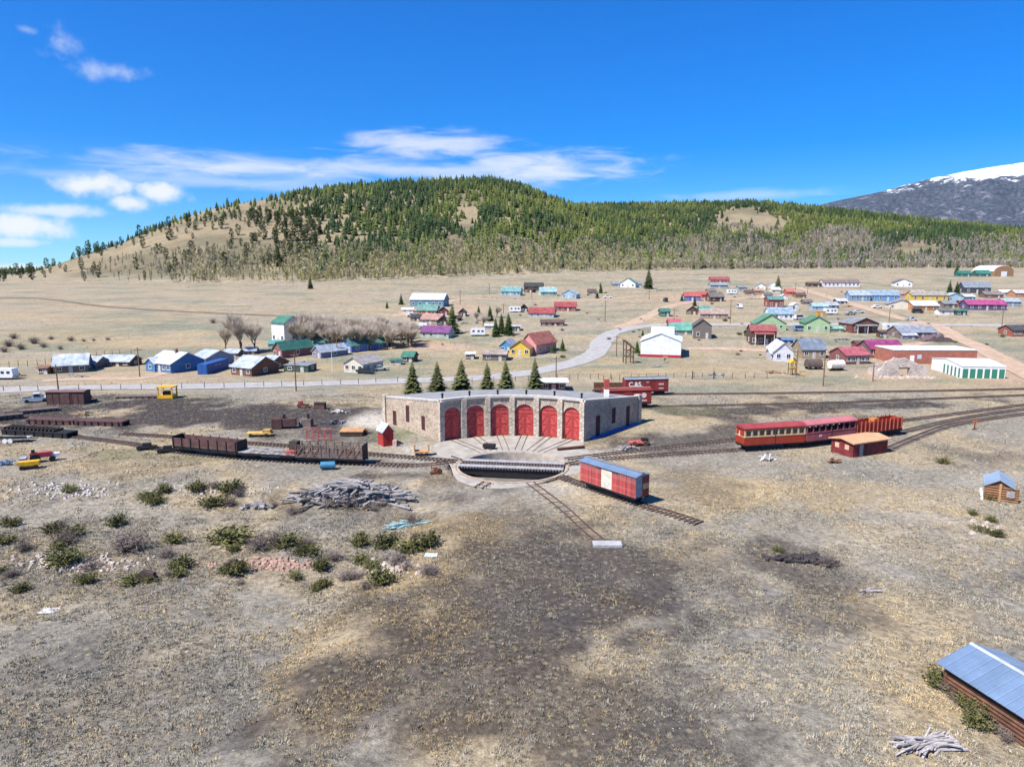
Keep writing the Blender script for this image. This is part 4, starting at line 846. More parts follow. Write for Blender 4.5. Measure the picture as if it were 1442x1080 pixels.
 (1376, 413, 33, 8, 7, 10, -12, 'x', (.05, .055, .07), (.17, .2, .25), 'big dark barn-like house with slate roof', dict(nf=2)),
 (1185, 404, 50, 6, 4, 9, -3, 'x', WHT, (.20, .13, .11), 'long white schoolhouse with tall windows and brown roof', dict(nf=8)),
 (1148, 404, 18, 4, 2, 6, 0, 'x', BRW, BRW, 'low brown shed beside the long white schoolhouse', S_),
 (1272, 404, 22, 6, 5, 8, -14, 'y', WHT, (.16, .12, .11), 'white cottage alone on the slope', dict(nf=2)),
 (1359, 389.5, 17, 4, 4, 8, -8, 'x', (.03, .14, .1), (.02, .2, .14), 'green metal shed below the aspens', dict(met=True, **S_)),
 (1385, 389.5, 18, 4, 5, 8, -8, 'x', (.04, .12, .1), (.02, .22, .16), 'second green metal shed next to the white barn', dict(met=True, **S_)),
 (1440, 474, 30, 9, 6, 7, 6, 'x', (.30, .08, .045), (.05, .05, .055), 'red log cabin with a black roof beside the road', dict(nf=3)),
 (1155, 437.5, 20, 6, 4, 5, -6, 'x', LBL, LBL, 'pale blue box-like shed near parked trailers', S_),
 (1173, 434, 16, 4, 4, 6, 0, 'x', WTH, SIL, 'grey-roofed open shed by the dirt road', dict(met=True, **S_)),
 (1157, 445.5, 11, 6, 0, 3, 0, 'x', (.55, .27, .03), (.5, .25, .05), 'orange storage box in the junk yard', dict(flat=True, nf=0, nside=0, door=True, ov=.05)),
 (1333, 443.5, 20, 6, 3, 4, 0, 'x', WHT, WTH, 'small white shed with double doors', S_),
 (1354, 444, 15, 6, 2, 4, 0, 'x', (.04, .09, .07), GRN, 'small dark green shed beside the violet house', S_),
 (779.5, 550.5, 34, 12, 0, 4.5, 0, 'x', (.14, .03, .03), WHT, 'small dark red kiosk with a flat white roof behind the roundhouse', dict(flat=True, nf=2, nside=1, ov=.7)),
]
T += [
 (585, 452, 14, 5, 4, 5, -10, 'x', BRW, BLK, 'dark cabin left of the tan house', S_), (640, 452, 10, 4, 3, 4, -20, 'y', BRW, BRW, 'tiny brown hut behind the tall dark spruce', S_), (594, 464, 12, 5, 3, 4, 0, 'x', BLK, SIL, 'low black shed above the purple roof', S_), (574, 440, 16, 4, 2, 4, 0, 'x', WHT, WHT, 'low white shed beside the spruce at the ranch house', S_),
 (690, 463, 14, 4, 2, 4, 0, 'x', (.4, .42, .45), SIL, 'pale low shed behind the long white camper', S_), (744, 412, 12, 4, 4, 6, -20, 'y', BRW, BLK, 'dark gabled wing beside the brown log house', S_), (868, 403, 12, 3, 3, 6, -10, 'x', (.2, .25, .32), GRY, 'blue-grey shed left of the white house with teal roof', S_), (899, 404, 10, 4, 3, 5, -10, 'x', (.3, .34, .4), GRY, 'grey shed between the white house and the lone spruce', S_),
 (990, 420, 14, 5, 4, 5, -10, 'x', (.34, .05, .06), RED, 'crimson shed behind the blue one', S_), (1002, 414, 12, 4, 3, 5, -6, 'x', BRW, WTH, 'small brown shed above the brushy cabin', S_), (1046, 409, 12, 4, 2, 5, 0, 'x', (.36, .37, .4), GRY, 'grey shed right of the white trailer on the upper slope', S_), (1056, 416, 12, 4, 3, 5, -8, 'x', TAN, BRW, 'tan cabin left of the orange shed', S_),
 (1082, 420, 12, 5, 3, 5, 0, 'x', CRM, WTH, 'cream cabin above the tall red-brown house', S_), (1104, 422, 10, 4, 3, 4, -10, 'y', WHT, SIL, 'little white outbuilding below the scarlet hut', S_), (1128, 420, 14, 4, 3, 5, 0, 'x', (.35, .16, .08), BRW, 'rusty cabin right of the scarlet hut', S_), (1120, 438, 9, 8, 3, 4, 0, 'y', WHT, WHT, 'narrow white shed at the end of the pale blue roof', S_),
 (1138, 429, 12, 4, 3, 4, 0, 'x', WTH, WTH, 'weathered shed beside the junk yard', S_), (1186, 428, 14, 4, 3, 5, 0, 'x', BRW, SIL, 'brown shed on the bend of the dirt road', S_), (1060, 476, 12, 6, 4, 5, 0, 'x', BRW, BLK, 'dark shed against the brown false-front building', S_), (1104, 484, 26, 5, 2, 5, 0, 'x', (.07, .14, .34), BLUE, 'low blue-covered shed behind the white cottage', S_),
 (1092, 508, 12, 10, 5, 6, -6, 'x', (.45, .44, .45), WHT, 'side wing with a white roof on the white cottage', S_), (1214, 492, 14, 7, 4, 5, -6, 'x', (.2, .06, .05), BRW, 'brown shed behind the coral roof', S_), (1244, 476, 9, 8, 2, 3, 0, 'x', BRW, BRW, 'small dark outhouse left of the slate-roofed house', S_), (1276, 418, 16, 4, 3, 6, -10, 'x', (.45, .2, .22), (.4, .2, .2), 'pinkish house behind the cream gabled house', S_),
 (1294, 416, 18, 4, 3, 6, 0, 'x', TAN, (.45, .3, .28), 'tan house left of the yellow one', S_), (1400, 420, 24, 5, 4, 7, -6, 'x', (.2, .11, .08), (.2, .16, .14), 'brown house behind the violet one', S_), (1422, 417, 22, 5, 3, 7, 0, 'x', CRM, WHT, 'low cream house with white roof at the upper edge', S_), (1440, 419, 20, 6, 4, 7, 0, 'x', (.45, .2, .1), (.5, .42, .4), 'orange-walled house at the end of the upper row', S_),
 (1426, 432, 24, 7, 4, 7, 0, 'x', (.24, .32, .4), (.3, .36, .42), 'blue-grey house right of the violet one', dict(nf=2)), (1366, 424, 14, 6, 3, 6, 0, 'x', TEAL, SIL, 'teal shed right of the small pale blue house', S_), (1338, 434, 18, 6, 4, 6, 0, 'x', WTH, GRY, 'grey weathered house above the small white shed', S_), (1362, 434, 18, 6, 4, 6, -10, 'x', (.3, .12, .05), BRW, 'rusty orange cabin left of the violet house', S_)]
for t in T: bld(*t[:11], **t[11])
# distinct buildings
hall = bld(930, 503.5, 54, 23, 11, 15, -14, 'y', WHT, (.66, .69, .72), 'large white metal hall with a dark red base band', name='metal_hall', nf=0, nside=0, door=False, cat='hall', ov=.25)
s_ = mpp(at(930, 503)); w_ = 54*s_/math.cos(R(14)); MB().box(-.04, w_+.04, -.04, 15.04, -.5, .85).build('base_band', mat('hall_red', (.36, .03, .04), .6), hall)
MB().box(w_*.2, w_*.8, 11, 15.3, 23*s_+.4, 23*s_+3.1).build('raised_roof', mat('hall_roof', (.7, .72, .74), .5), hall)
shed = bld3((1200.5, 645), (1249, 637.5), (1165, 637), 2.1, .35, 'x', RDB, TAN, 'low dark red shed with a flat orange-tan roof beside the coaches', nf=0, nside=0, door=False, cat='shed', wm=mat('shed_maroon', (.17, .03, .03), .8, 0, .3, 1.5, stripe=('x', .3, .2)), rm=mat('tan_roof', (.50, .29, .16), .9, 0, .12, 1))
MB().box(1.3, 2.0, -.04, 0, 0, 1.8).build('door', GREYW, shed); MB().box(2.4, 3.0, -.04, 0, 0, 1.9).build('door', DARKW, shed)
for y in (.7, 2.4): MB().box(-.05, 0, y, y+.7, 1.0, 1.7).build('window_board', mat('peach_board', (.62, .38, .25), .8), shed)
cab = bld3((1387, 702.5), (1424, 707.5), (1361.5, 687), 1.75, .75, 'y', LOG, SIL, 'small log cabin with a silver-blue metal roof on the slope', name='log_cabin', nf=0, nside=0, door=False, cat='cabin', met=True, rm=mat('cabin_roof', (.45, .53, .6), .4, .5, .1, .8, stripe=('y', .5, .1)), ov=.25)
for k in range(6):
    z = k*.29; c = cab
    MB().cyl((-.15, -.02, z+.14), (3.2, -.02, z+.14), .15, n=6).build('log', mat('cabin_log', (.24, .12, .055), .85, 0, .3, 2, rnd=.2), c)
    MB().cyl((-.02, -.15, z+.14), (-.02, 3.4, z+.14), .15, n=6).build('log', MATS['cabin_log'], c)
MB().box(1.25, 1.5, -.24, -.15, 0, 2.1).build('corner_board', TAN and mat('tan_board', (.42, .24, .12), .8), cab); MB().box(2.0, 2.8, -.22, -.15, .6, 1.35).build('window', GREYW, cab)
MB().box(-.45, -.2, -.6, 3.9, -.1, .25).build('white_kerb', WHITE, cab); MB().box(-.22, -.16, .5, 1.7, .1, 1.5).build('grey_door', mat('grey_door', (.36, .37, .42), .8), cab)
sto = bld3((1353.5, 532.5), (1415, 533.5), (1330, 520), 2.9, .9, 'x', WHT, WHT, 'white storage building with green roll-up doors', name='storage_units', nf=0, nside=0, door=False, cat='storage', rm=mat('storage_roof', (.72, .72, .72), .6), wm=WHITE, ov=.12)
gd = MB().box(-.62, .62, -.05, 0, .05, 2.35).mesh('roll_up_door', mat('green_rollup', (.04, .20, .13), .6, 0, .1, stripe=('z', .3, .1)))
wst = (at(1415, 533.5)-at(1353.5, 532.5)).length
for i in range(6): inst('roll_up_door', gd, sto, (wst*(i+.5)/6, 0, 0))
for i in range(5): inst('roll_up_door', gd, sto, (0, 1.2+i*1.9, 0), R(-90), (.6, 1, 1))
BRK = mat('brick_wall', (.36, .135, .095), .9, 0, .18, .8, stripe=('z', .3, .15))
brk = bld(1316, 512.5, 116, 19, 0, 11, -1, 'x', RDB, WHT, 'long flat-roofed red brick building with a white door', name='brick_building', flat=True, nf=0, nside=0, door=False, cat='building', wm=BRK, rm=mat('white_roof', (.66, .66, .66), .7), ov=.1)
MB().box(4.6, 5.8, -.06, 0, 0, 2.4).build('door', WHITE, brk); MB().box(6.6, 7.8, -.06, 0, 1.4, 2.6).build('window', mat('pale_window', (.5, .56, .62), .3), brk)
rs = bld3((540, 629), (554.5, 627), (528.5, 625), 2.3, 1.0, 'y', (.36, .03, .025), (.6, .64, .68), 'little bright red shed with a white metal gable roof', nf=0, nside=0, door=False, cat='shed', met=True, ov=.2, wm=mat('shed_red', (.36, .035, .03), .7, 0, .15, 1, stripe=('x', .2, .15)))
MB().box(.3, 1.0, -.04, 0, 0, 1.8).build('door', mat('shed_door', (.30, .025, .022), .7), rs)
tag(MB().box(-.3, .3, -.3, .3, 0, .9).build('utility_box', mat('pink_box', (.55, .36, .32), .8), None, at(556, 628)), 'small pale pink box beside the little red shed', 'box')
# open shed in the near corner: roof measured from its eaves
P1, P2, B1 = atz(1318, 932, 1.9), atz(1435, 1007, 1.9), atz(1397, 908, 1.9)
hd = heading(P2, P1); xd = Vector((math.cos(hd), math.sin(hd))); ydr = Vector((-xd.y, xd.x)); wd = (P2-P1).length; dp = abs((B1-P1).to_2d().dot(ydr))
o2 = P1.to_2d()
hd2 = heading(P1, P2); X_ = Vector((math.cos(hd2), math.sin(hd2))); Y_ = Vector((-X_.y, X_.x)); dep = (B1-P1).to_2d().dot(Y_)
LC = wd+5; zg = H1(o2.x+X_.x*5+Y_.x*2, o2.y+X_.y*5+Y_.y*2)
osd = empty('log_shed', (o2.x, o2.y, zg), hd2, 'long low log shed with a blue-grey sheet metal roof in the corner', 'shed'); ze = 1.9-zg
rise = .95; sl = rise/(dep/2)
for k in range(14):
    x0 = k*LC/14
    for sgn in (0, 1):
        yA, zA, yB, zB = (0, ze, dep/2, ze+rise) if sgn == 0 else (dep, ze, dep/2, ze+rise)
        dz = random.uniform(0, .012)
        MB().add([(x0, yA, zA+dz), (x0+LC/14+.03, yA, zA+dz), (x0+LC/14+.03, yB, zB+dz), (x0, yB, zB+dz), (x0, yA, zA+dz-.04), (x0+LC/14+.03, yA, zA+dz-.04), (x0+LC/14+.03, yB, zB+dz-.04), (x0, yB, zB+dz-.04)], [(0, 1, 2, 3), (7, 6, 5, 4), (0, 4, 5, 1), (1, 5, 6, 2), (2, 6, 7, 3), (3, 7, 4, 0)]).build('roof_sheet', MROOF, osd)
MB().prism([(dep/2-.2, ze+rise-.02), (dep/2, ze+rise+.06), (dep/2+.2, ze+rise-.02), (dep/2, ze+rise+.03)], 'x', 0, LC).build('ridge_cap', mat('ridge_metal', (.7, .75, .8), .35, .5), osd)
for k in range(7):
    z = k*.26
    if z+.2 > ze: break
    for y in (.45, dep-.45): MB().cyl((.5, y, z+.13), (LC-.4, y, z+.13), .14, n=7).build('log', mat('shed_log', (.13, .06, .036), .85, 0, .3, 2, rnd=.25), osd)
    for x in (.5, LC-.5): MB().cyl((x, .3, z+.2), (x, dep-.3, z+.2), .14, n=7).build('log', MATS['shed_log'], osd)
ROCKP = mat('pale_rubble', (.46, .38, .31), .95, 0, .25, 1.5, .6)
# ruin of pale stone, tarp shelter, arched barn, wooden frame, containers
P = at(1272, 531); ru = empty('stone_ruin', P, R(-3), 'pale roofless stone ruin with a doorway in front of the brick building', 'ruin'); RUM = stone_mat('pale_ruin_stone', (.50, .42, .36), (.58, .50, .44), (.40, .32, .27), (.54, .47, .41), 1.6)
MB().prism([(-6.2, -.5), (-1.2, -.5), (-1.2, 2.2), (-1.2, 4.6), (-2.4, 4.9), (-3.2, 4.2), (-4.4, 3.9), (-5.2, 2.4), (-6.2, 1.4)], 'y', 0, .7).build('wall', RUM, ru)
MB().prism([(1.2, -.5), (6.0, -.5), (6.0, 1.8), (5.0, 2.9), (3.6, 3.1), (2.4, 3.9), (1.2, 4.2)], 'y', 0, .7).build('wall', RUM, ru)
MB().prism([(-1.19, 2.2), (1.19, 2.2), (1.19, 4.2), (.3, 4.8), (-1.19, 4.6)], 'y', .01, .69).build('lintel_wall', RUM, ru); MB().box(-1.3, 1.3, -.12, -.01, 2.1, 2.4).build('lintel', DARKW, ru)
MB().prism([(.71, -.5), (7, -.5), (6, 1.6), (3, 2.8), (.71, 3.6)], 'x', -5.9, -5.2).build('side_wall', RUM, ru)
rub = MB(); [rub.cyl((x, y, -.3), (x+.1, y, r*.8), r, r*.6, 5) for x, y, r in [(random.gauss(0, 4.5), random.uniform(-2.6, -.4), random.uniform(.25, .7)) for _ in range(70)]]
tag(rub.build('rubble', ROCKP, ru), kind='stuff')
P = at(1323, 482); tb = MB()
prof = [(-5.5, -.1)]+[(-5.5+11*k/12, 2.3*math.sin(math.pi*k/12)*(.75+.25*math.sin(k*2.1))+.3) for k in range(13)]+[(5.5, -.1)]
tag(tb.prism(prof, 'y', 0, 5).build('tarp_shelter', mat('brown_tarp', (.13, .095, .10), .8, 0, .35, 1, .4), None, P), 'sagging brown tarpaulin over a heap beside the slate-roofed house', 'tarp shelter')
P = at(1421, 389.5); s_ = mpp(P); e = empty('arched_barn', P, R(8), 'white barn with a rounded roof at the edge of the aspens', 'barn'); wb = 30*s_
prof = [(0, -.5), (0, 4)]+[(wb*(.5-.5*math.cos(math.pi*k/10)), 4+4.4*math.sin(math.pi*k/10)) for k in range(1, 10)]+[(wb, 4), (wb, -.5)]
e.location.x -= wb*.7
MB().prism([(y, z) for y, z in prof], 'y', 0, 22).build('wall', mat('barn_front', (.32, .18, .10), .8), e); MB().prism([(-.3, 4)]+[(wb*(.5-.52*math.cos(math.pi*k/10)), 4.05+4.7*math.sin(math.pi*k/10)) for k in range(11)]+[(wb+.3, 4)], 'y', .8, 22.4).build('roof', WHITE, e); MB().box(wb*.35, wb*.65, -.1, 0, 0, 4).build('door', WHITE, e)
P = at(884.5, 511.5); tw = empty('wooden_frame_tower', P, R(12), 'tall timber frame with a sloping top beside the white hall', 'frame tower')
for x in (-1.1, 1.1):
    for y in (-1.1, 1.1): MB().box(x-.15, x+.15, y-.15, y+.15, -.3, 5.4-x*.9).build('post', POLEM, tw)
for z in (1.8, 3.6):
    MB().box(-1.2, 1.2, -1.3, -1.15, z, z+.22).box(-1.2, 1.2, 1.15, 1.3, z, z+.22).build('cross_beam', POLEM, tw)
for a_, b_ in (((-1.1, -1.22, 1.9), (1.1, -1.22, 3.6)), ((1.1, -1.24, 1.9), (-1.1, -1.24, 3.6))): MB().bar(a_, b_, .16).build('brace', POLEM, tw)
MB().prism([(-1.6, 6.75), (1.6, 4.1), (1.6, 4.35), (-1.6, 7.0)], 'y', -1.5, 1.5).build('sloping_top', mat('frame_top', (.35, .24, .14), .85), tw)
def container(px, py, pr, label, c, h=2.6, d=2.5):
    A, B = at(px, py), at(*pr); rz = heading(A, B); w = (B-A).length; e = empty('shipping_container', A, rz, label, 'container')
    MB().box(0, w, 0, d, 0, h).build('body', mat('cont_%d' % int(c[2]*99), c, .55, 0, .12, stripe=('x', .3, .12)), e)
    for y in (.1, 1.3): MB().box(-.06, -.005, y, y+1.1, .1, h-.1).build('end_door', mat('contd_%d' % int(c[2]*99), c, .5), e)
    for x in (.05, w-.05): MB().box(x-.06, x+.06, -.04, -.003, 0, h).build('corner_post', mat('contd_%d' % int(c[2]*99), c, .5), e)
    return e, w
ct, w = container(292, 527.5, (322, 518), 'blue shipping container beside the white-roofed blue house', (.025, .09, .30))
lt = MB(); [lt.box(w*.35+i*.42, w*.35+i*.42+.28, -.03, -.012, 1.5, 2.05) for i in range(9) if i != 4]
lt.build('faint_marks', mat('faint_blue_white', (.22, .28, .40), .7), ct)
# ------------------------------------------------------------------ vehicles, trailers, machines
VB = {}
def vehicle(kind, px, py, rot, c, label, sc=1.0):
    P = at(px, py); e = empty(kind, P, R(rot), label, {'pickup_truck': 'pickup', 'parked_car': 'car', 'camper_trailer': 'trailer', 'parked_van': 'van'}[kind]); e.scale = (sc,)*3
    bm_ = mat('paint_%02d%02d%02d' % tuple(int(v*99) for v in c), c, .35, .1, .05, spec=.5)
    if kind == 'camper_trailer':
        MB().prism([(-2.6, .5), (2.5, .5), (2.8, 1.2), (2.6, 2.7), (-2.3, 2.8), (-2.75, 2.2)], 'y', -1.1, 1.1).build('body', bm_, e)
        for x in (-1.5, .3, 1.7): f = MB().box(x-.4, x+.4, -1.13, -1.1, 1.5, 2.1).build('window', GLASS, e)
        MB().box(-.7, -.1, -1.12, -1.1, .6, 2.4).build('door', WHITE, e); xs = (-.4, .5); MB().bar((2.7, 0, .5), (3.8, 0, .5), .12).build('tow_bar', BLACK, e)
    else:
        Lb = 2.4; cabp = {'parked_car': [(-1.7, .95), (-1.2, 1.5), (.5, 1.5), (1.2, .95)], 'pickup_truck': [(-.6, 1.1), (-.4, 1.8), (.7, 1.8), (1.3, 1.1)], 'parked_van': [(-2.3, 1.0), (-2.25, 2.1), (1.2, 2.1), (1.9, 1.0)]}[kind]
        MB().prism([(-Lb, .4), (Lb, .4), (Lb+.05, .75), (Lb-.1, .97), (-Lb, 1.0)], 'y', -.9, .9).build('body', bm_, e)
        cb = MB().prism(cabp, 'y', -.82, .82).build('cabin', bm_, e)
        (x0, z0), (x1, z1), (x2, z2), (x3, z3) = cabp
        for s in (-1, 1): MB().prism([(x0+.3, z0+.06), (x1+.18, z1-.1), (x2-.1, z2-.1), (x3-.3, z3+.06)], 'y', min(s*.822, s*.84), max(s*.822, s*.84)).build('side_window', GLASS, cb)
        MB().add([(x2+.03, -.7, z2-.08), (x2+.03, .7, z2-.08), (x3+.02, .7, z3+.06), (x3+.02, -.7, z3+.06)], [(0, 1, 2, 3)]).build('windscreen', GLASS, cb)
        if kind == 'pickup_truck': MB().box(-Lb+.1, -.65, -.75, .75, 1.0, 1.04).build('bed', BLACK, e)
        xs = (-1.5, 1.5)
        for s in (-1, 1): MB().box(Lb+.02, Lb+.06, s*.65-.15, s*.65+.15, .7, .85).build('headlight', WHITE, e)
    wm_ = MB().cyl((0, -.12, 0), (0, .12, 0), .36, n=12).mesh('wheel', BLACK)
    for x in xs:
        for s in (-1, 1): inst('wheel', wm_, e, (x, s*.85, .36))
    return e
SLV = (.45, .47, .5); VW = (.75, .75, .75); VK = (.03, .035, .045)
for v in [('camper_trailer', 7, 534, 0, VW, 'white camper trailer at the end of the farm yard'), ('pickup_truck', 51, 566, 30, (.55, .62, .7), 'white and blue old truck on the cinder yard'),
          ('parked_car', 533, 522, 20, (.5, .55, .5), 'pale sedan parked beside the cream cottage'), ('parked_car', 515, 526, -20, VK, 'black car beside the cream cottage'),
          ('camper_trailer', 673, 473, 0, VW, 'long white camper beside the tall spruces'), ('camper_trailer', 725, 440, 0, VW, 'white trailer beside the small black hut'), ('camper_trailer', 1030, 414.5, 0, VW, 'white trailer on the upper slope'),
          ('parked_car', 580, 446, 20, VW, 'white car on the dirt lane by the orange house'), ('pickup_truck', 1283, 452, -10, SLV, 'silver pickup on the dirt road'), ('parked_van', 1292, 441, -15, VK, 'black van beside the cream gabled house'),
          ('parked_car', 1235, 434, 0, VW, 'white car parked by the sky blue house'), ('parked_van', 1041, 434, 90, VW, 'white van parked on the grass near the lane'), ('camper_trailer', 1254, 466, 0, VW, 'white box trailer beside the red-brown house'),
          ('camper_trailer', 1169, 443, 0, VW, 'small white trailer in the junk yard'), ('parked_car', 1197, 443.5, 10, (.3, .3, .33), 'grey car in the row of the junk yard'), ('parked_car', 1209, 441, -10, (.5, .5, .52), 'silver car in the row of the junk yard'),
          ('parked_van', 1125, 450, 20, VW, 'white van beside the white house with pale blue roof'), ('parked_van', 1126, 466, 0, (.2, .3, .5), 'blue van between the two green houses'), ('parked_van', 937, 425, 90, VK, 'black van on the dirt road'),
          ('parked_car', 865, 400.5, 0, VK, 'dark car by the white house with teal roof'), ('parked_car', 856, 420, 0, VW, 'white car on the upper lane'), ('parked_car', 1123, 448, 0, (.2, .35, .5), 'blue car near the white van')]: vehicle(*v)
P = at(1177, 522); e = empty('tank_trailer', P, R(10), 'white rounded tank trailer on the grass', 'trailer'); MB().cyl((-1.9, 0, 1.7), (1.9, 0, 1.7), 1.15, n=16).build('tank', mat('tank_cream', (.66, .62, .55), .6), e); MB().box(-1.9, 1.9, -.5, .5, .35, .6).build('chassis', BLACK, e)
for x in (-1.1, 1.1):
    for y in (-.6, .6): MB().cyl((x, y-.1, .38), (x, y+.1, .38), .38, n=10).build('wheel', BLACK, e)
P = at(1145, 520); e = empty('covered_wagon', P, R(5), 'old wagon with a weathered rounded cover', 'wagon'); MB().prism([(-1.2, .7)]+[(-1.3*math.cos(math.pi*k/8), 1.2+1.6*math.sin(math.pi*k/8)) for k in range(9)]+[(1.2, .7)], 'x', -2, 2).build('cover', BRN2, e)
for x in (-1.3, 1.3):
    for y in (-1, 1): MB().cyl((x, y-.06, .45), (x, y+.06, .45), .5, n=12).build('wheel', DARKW, e)
P = at(1114.5, 528); e = empty('play_tower', P, R(10), 'yellow slide tower beside a wooden pole', 'play tower')
for x in (-.6, .6):
    for y in (-.6, .6): MB().box(x-.07, x+.07, y-.07, y+.07, -.1, 3.3).build('post', POLEM, e)
MB().box(-.7, .7, -.7, .7, 1.5, 1.7).build('platform', POLEM, e); MB().prism([(-.9, 3.2), (.9, 3.2), (0, 4.0)], 'y', -.8, .8).build('roof', YEL, e); MB().bar((.7, -.7, 1.6), (2.2, -2.2, .15), .6, .1).build('slide', YEL, e); MB().box(-.7, .7, -.75, -.68, 1.7, 2.3).build('panel', YEL, e)
def tank(px, py, c, label):
    P = at(px, py); e = empty('fuel_tank', P, R(8), label, 'tank'); MB().cyl((-.95, 0, .62), (.95, 0, .62), .5, n=16).build('drum', mat('tank_blue', c, .5, .1, .15), e)
    for x in (-.6, .6): MB().box(x-.08, x+.08, -.4, .4, -.05, .3).build('cradle', DARKW, e)
tank(462, 661, (.05, .20, .33), 'teal blue horizontal tank in front of the stock car')
def machine(name, px, py, rot, parts, label, cat='machine', wheels=(), wc=BLACK):
    P = at(px, py); e = empty(name, P, R(rot), label, cat)
    for nm, b, m in parts: MB().box(*b).build(nm, m, e)
    for x, y, r in wheels: MB().cyl((x, y-.15, r), (x, y+.15, r), r, n=12).build('wheel', wc, e)
    return e
ORM = mat('orange_wood', (.46, .25, .12), .85, 0, .25)
machine('rail_cart', 594, 641, 5, [('deck', (-1.1, 1.1, -.7, .7, .5, .7), ORM), ('end_frame', (-1.1, -.95, -.6, .6, .7, 1.7), ORM), ('end_frame', (.95, 1.1, -.6, .6, .7, 1.7), ORM)], 'orange wooden rail cart beside the little red shed', 'cart', [(-.7, -.5, .25), (.7, -.5, .25), (-.7, .5, .25), (.7, .5, .25)])
machine('rust_winch', 613, 667, 20, [('frame', (-.7, .7, -.35, .35, .0, .3), RUST), ('gear_case', (-.25, .3, -.3, .3, .3, .9), mat('orange_rust', (.33, .10, .045), .85, 0, .3)), ('lever', (-.5, -.4, -.05, .05, .3, 1.1), RUST)], 'small rusty orange winch at the left edge of the turntable', 'winch', [(.45, -.4, .4)], RUST)
machine('scrap_wagon', 900, 627, 10, [('bed', (-1.6, 1.2, -.7, .7, .4, .65), REDW), ('box', (.4, 1.3, -.5, .5, .65, 1.1), BLACK), ('pole', (1.2, 2.4, -.06, .06, .4, .52), GREYW)], 'broken red hand wagon right of the roundhouse', 'wagon', [(-1, -.7, .4), (.8, -.7, .4)], RUST)
machine('steel_beam', 804, 633, 20, [('beam', (-2.2, 2.2, -.2, .2, 0, .35), RUST), ('flange', (-2.2, 2.2, -.28, .28, .352, .42), RUST)], 'rusty steel beam lying on the apron in front of the last door', 'beam')
machine('ore_cart', 689, 632, -15, [('tub', (-.9, .9, -.5, .5, .3, .75), BLACK), ('frame', (-.8, .8, -.35, .35, .15, .3), RUST)], 'low black cart on the apron before the second door', 'cart', [(-.5, -.5, .2), (.5, -.5, .2)])
machine('boiler', 401, 603, 10, [('firebox', (-2, -.4, -.8, .8, 0, 1.8), BRN), ('barrel', (-.4, 1.9, -.7, .7, .4, 1.7), BRN), ('stack', (-.2, .2, -.2, .2, 1.7, 2.4), BLACK)], 'old brown boiler on the cinder yard', 'boiler')
machine('engine_block', 432, 600, -10, [('block', (-1, 1, -.6, .6, 0, 1.3), BRN2), ('pipe', (.2, .5, -.15, .15, 1.3, 2.2), BLACK), ('panel', (-1.1, -.6, -.7, -.61, .1, 1.1), GREYW)], 'rusty engine with an upright pipe beside the boiler', 'engine')
machine('hand_truck', 427, 574, 10, [('bed', (-1.1, 1.1, -.5, .5, .4, .7), RUST), ('crate', (-.9, 0, -.4, .4, .7, 1.3), REDW)], 'small rusty hand truck at the back of the yard', 'hand truck', [(-.7, -.5, .3), (.7, -.5, .3)], RUST)
machine('scrap_box', 451, 576, -5, [('box', (-1, 1, -.6, .6, 0, 1.2), BRN), ('lid', (-1.1, 1.1, -.7, .7, 1.2, 1.3), DARKW)], 'dark scrap box at the back of the yard', 'box')
machine('low_trailer', 366, 614, 4, [('bed', (-2, 2, -.8, .8, .4, .65), mat('straw_yellow', (.50, .34, .10), .85, 0, .25)), ('block', (.6, 1.8, -.6, .6, .65, 1.1), mat('straw_yellow2', (.42, .27, .08), .85, 0, .3))], 'yellowish low trailer in the yard', 'trailer', [(-1.2, -.8, .3), (1.2, -.8, .3)])
machine('timber_platform', 497, 612, 0, [('deck', (-1.9, 1.9, -1.4, 1.4, .7, .9), ORM), ('skirt', (-1.8, 1.8, -1.3, 1.3, .1, .65), DARKW)], 'wooden platform beside the gravel patch', 'platform')
machine('red_rack', 449, 621, 4, [('rail', (-2, 2, -.05, .05, 1.9, 2.05), REDW)]+[('post', (x-.06, x+.06, -.06, .06, 0, 1.9), REDW) for x in (-1.9, -.9, 0, .9, 1.9)]+[('rail', (-2, 2, -.05, .05, .7, .85), REDW)], 'red post-and-rail rack behind the stock car', 'rack')
machine('mower', 42, 660, 25, [('hood', (-1.2, 1.2, -.5, .5, .5, 1.1), YEL), ('deck', (-.9, .6, -.55, .55, .25, .5), BLACK)], 'bright yellow machine hood in the scrap heap', 'machine', [(-.8, -.5, .3), (.8, -.5, .3)])
machine('tractor', 60, 650, 30, [('body', (-1.4, 1.2, -.4, .4, .7, 1.4), mat('tractor_red', (.4, .06, .07), .6, 0, .2)), ('hood', (1.2, 2.1, -.35, .35, .6, 1.1), WHITE), ('seat', (-1.2, -.8, -.3, .3, 1.4, 1.8), BLACK), ('bucket', (-2.6, -1.8, -.8, .8, .2, .9), mat('bucket_grey', (.32, .34, .4), .6))], 'red and white small tractor behind the yellow machine', 'tractor', [(-.8, -.6, .65), (-.8, .6, .65), (1.2, -.55, .4), (1.2, .55, .4)])
machine('utility_trailer', 22, 622, 6, [('bed', (-2.2, 2.2, -.9, .9, .6, .75), GREYW), ('rail', (-2.2, 2.2, -.95, -.88, .75, 1.1), BLACK), ('tongue', (2.2, 3.4, -.06, .06, .5, .6), BLACK)], 'flat utility trailer with pale wheels beside the black frame', 'trailer', [(-1.0, -.95, .35), (-.2, -.95, .35)], WHITE)
for px, py, lab in [(207, 633, 'dark scrap machine with a red pole left of the gondola'), (236, 637, 'low dark wheel set left of the gondola')]:
    machine('scrap_machine', px, py, 15, [('frame', (-1.3, 1.3, -.6, .6, .3, .55), BLACK), ('motor', (-.5, .6, -.4, .4, .55, 1.0), BLACK)], lab, 'scrap', [(-.9, -.6, .35), (.9, -.6, .35)])
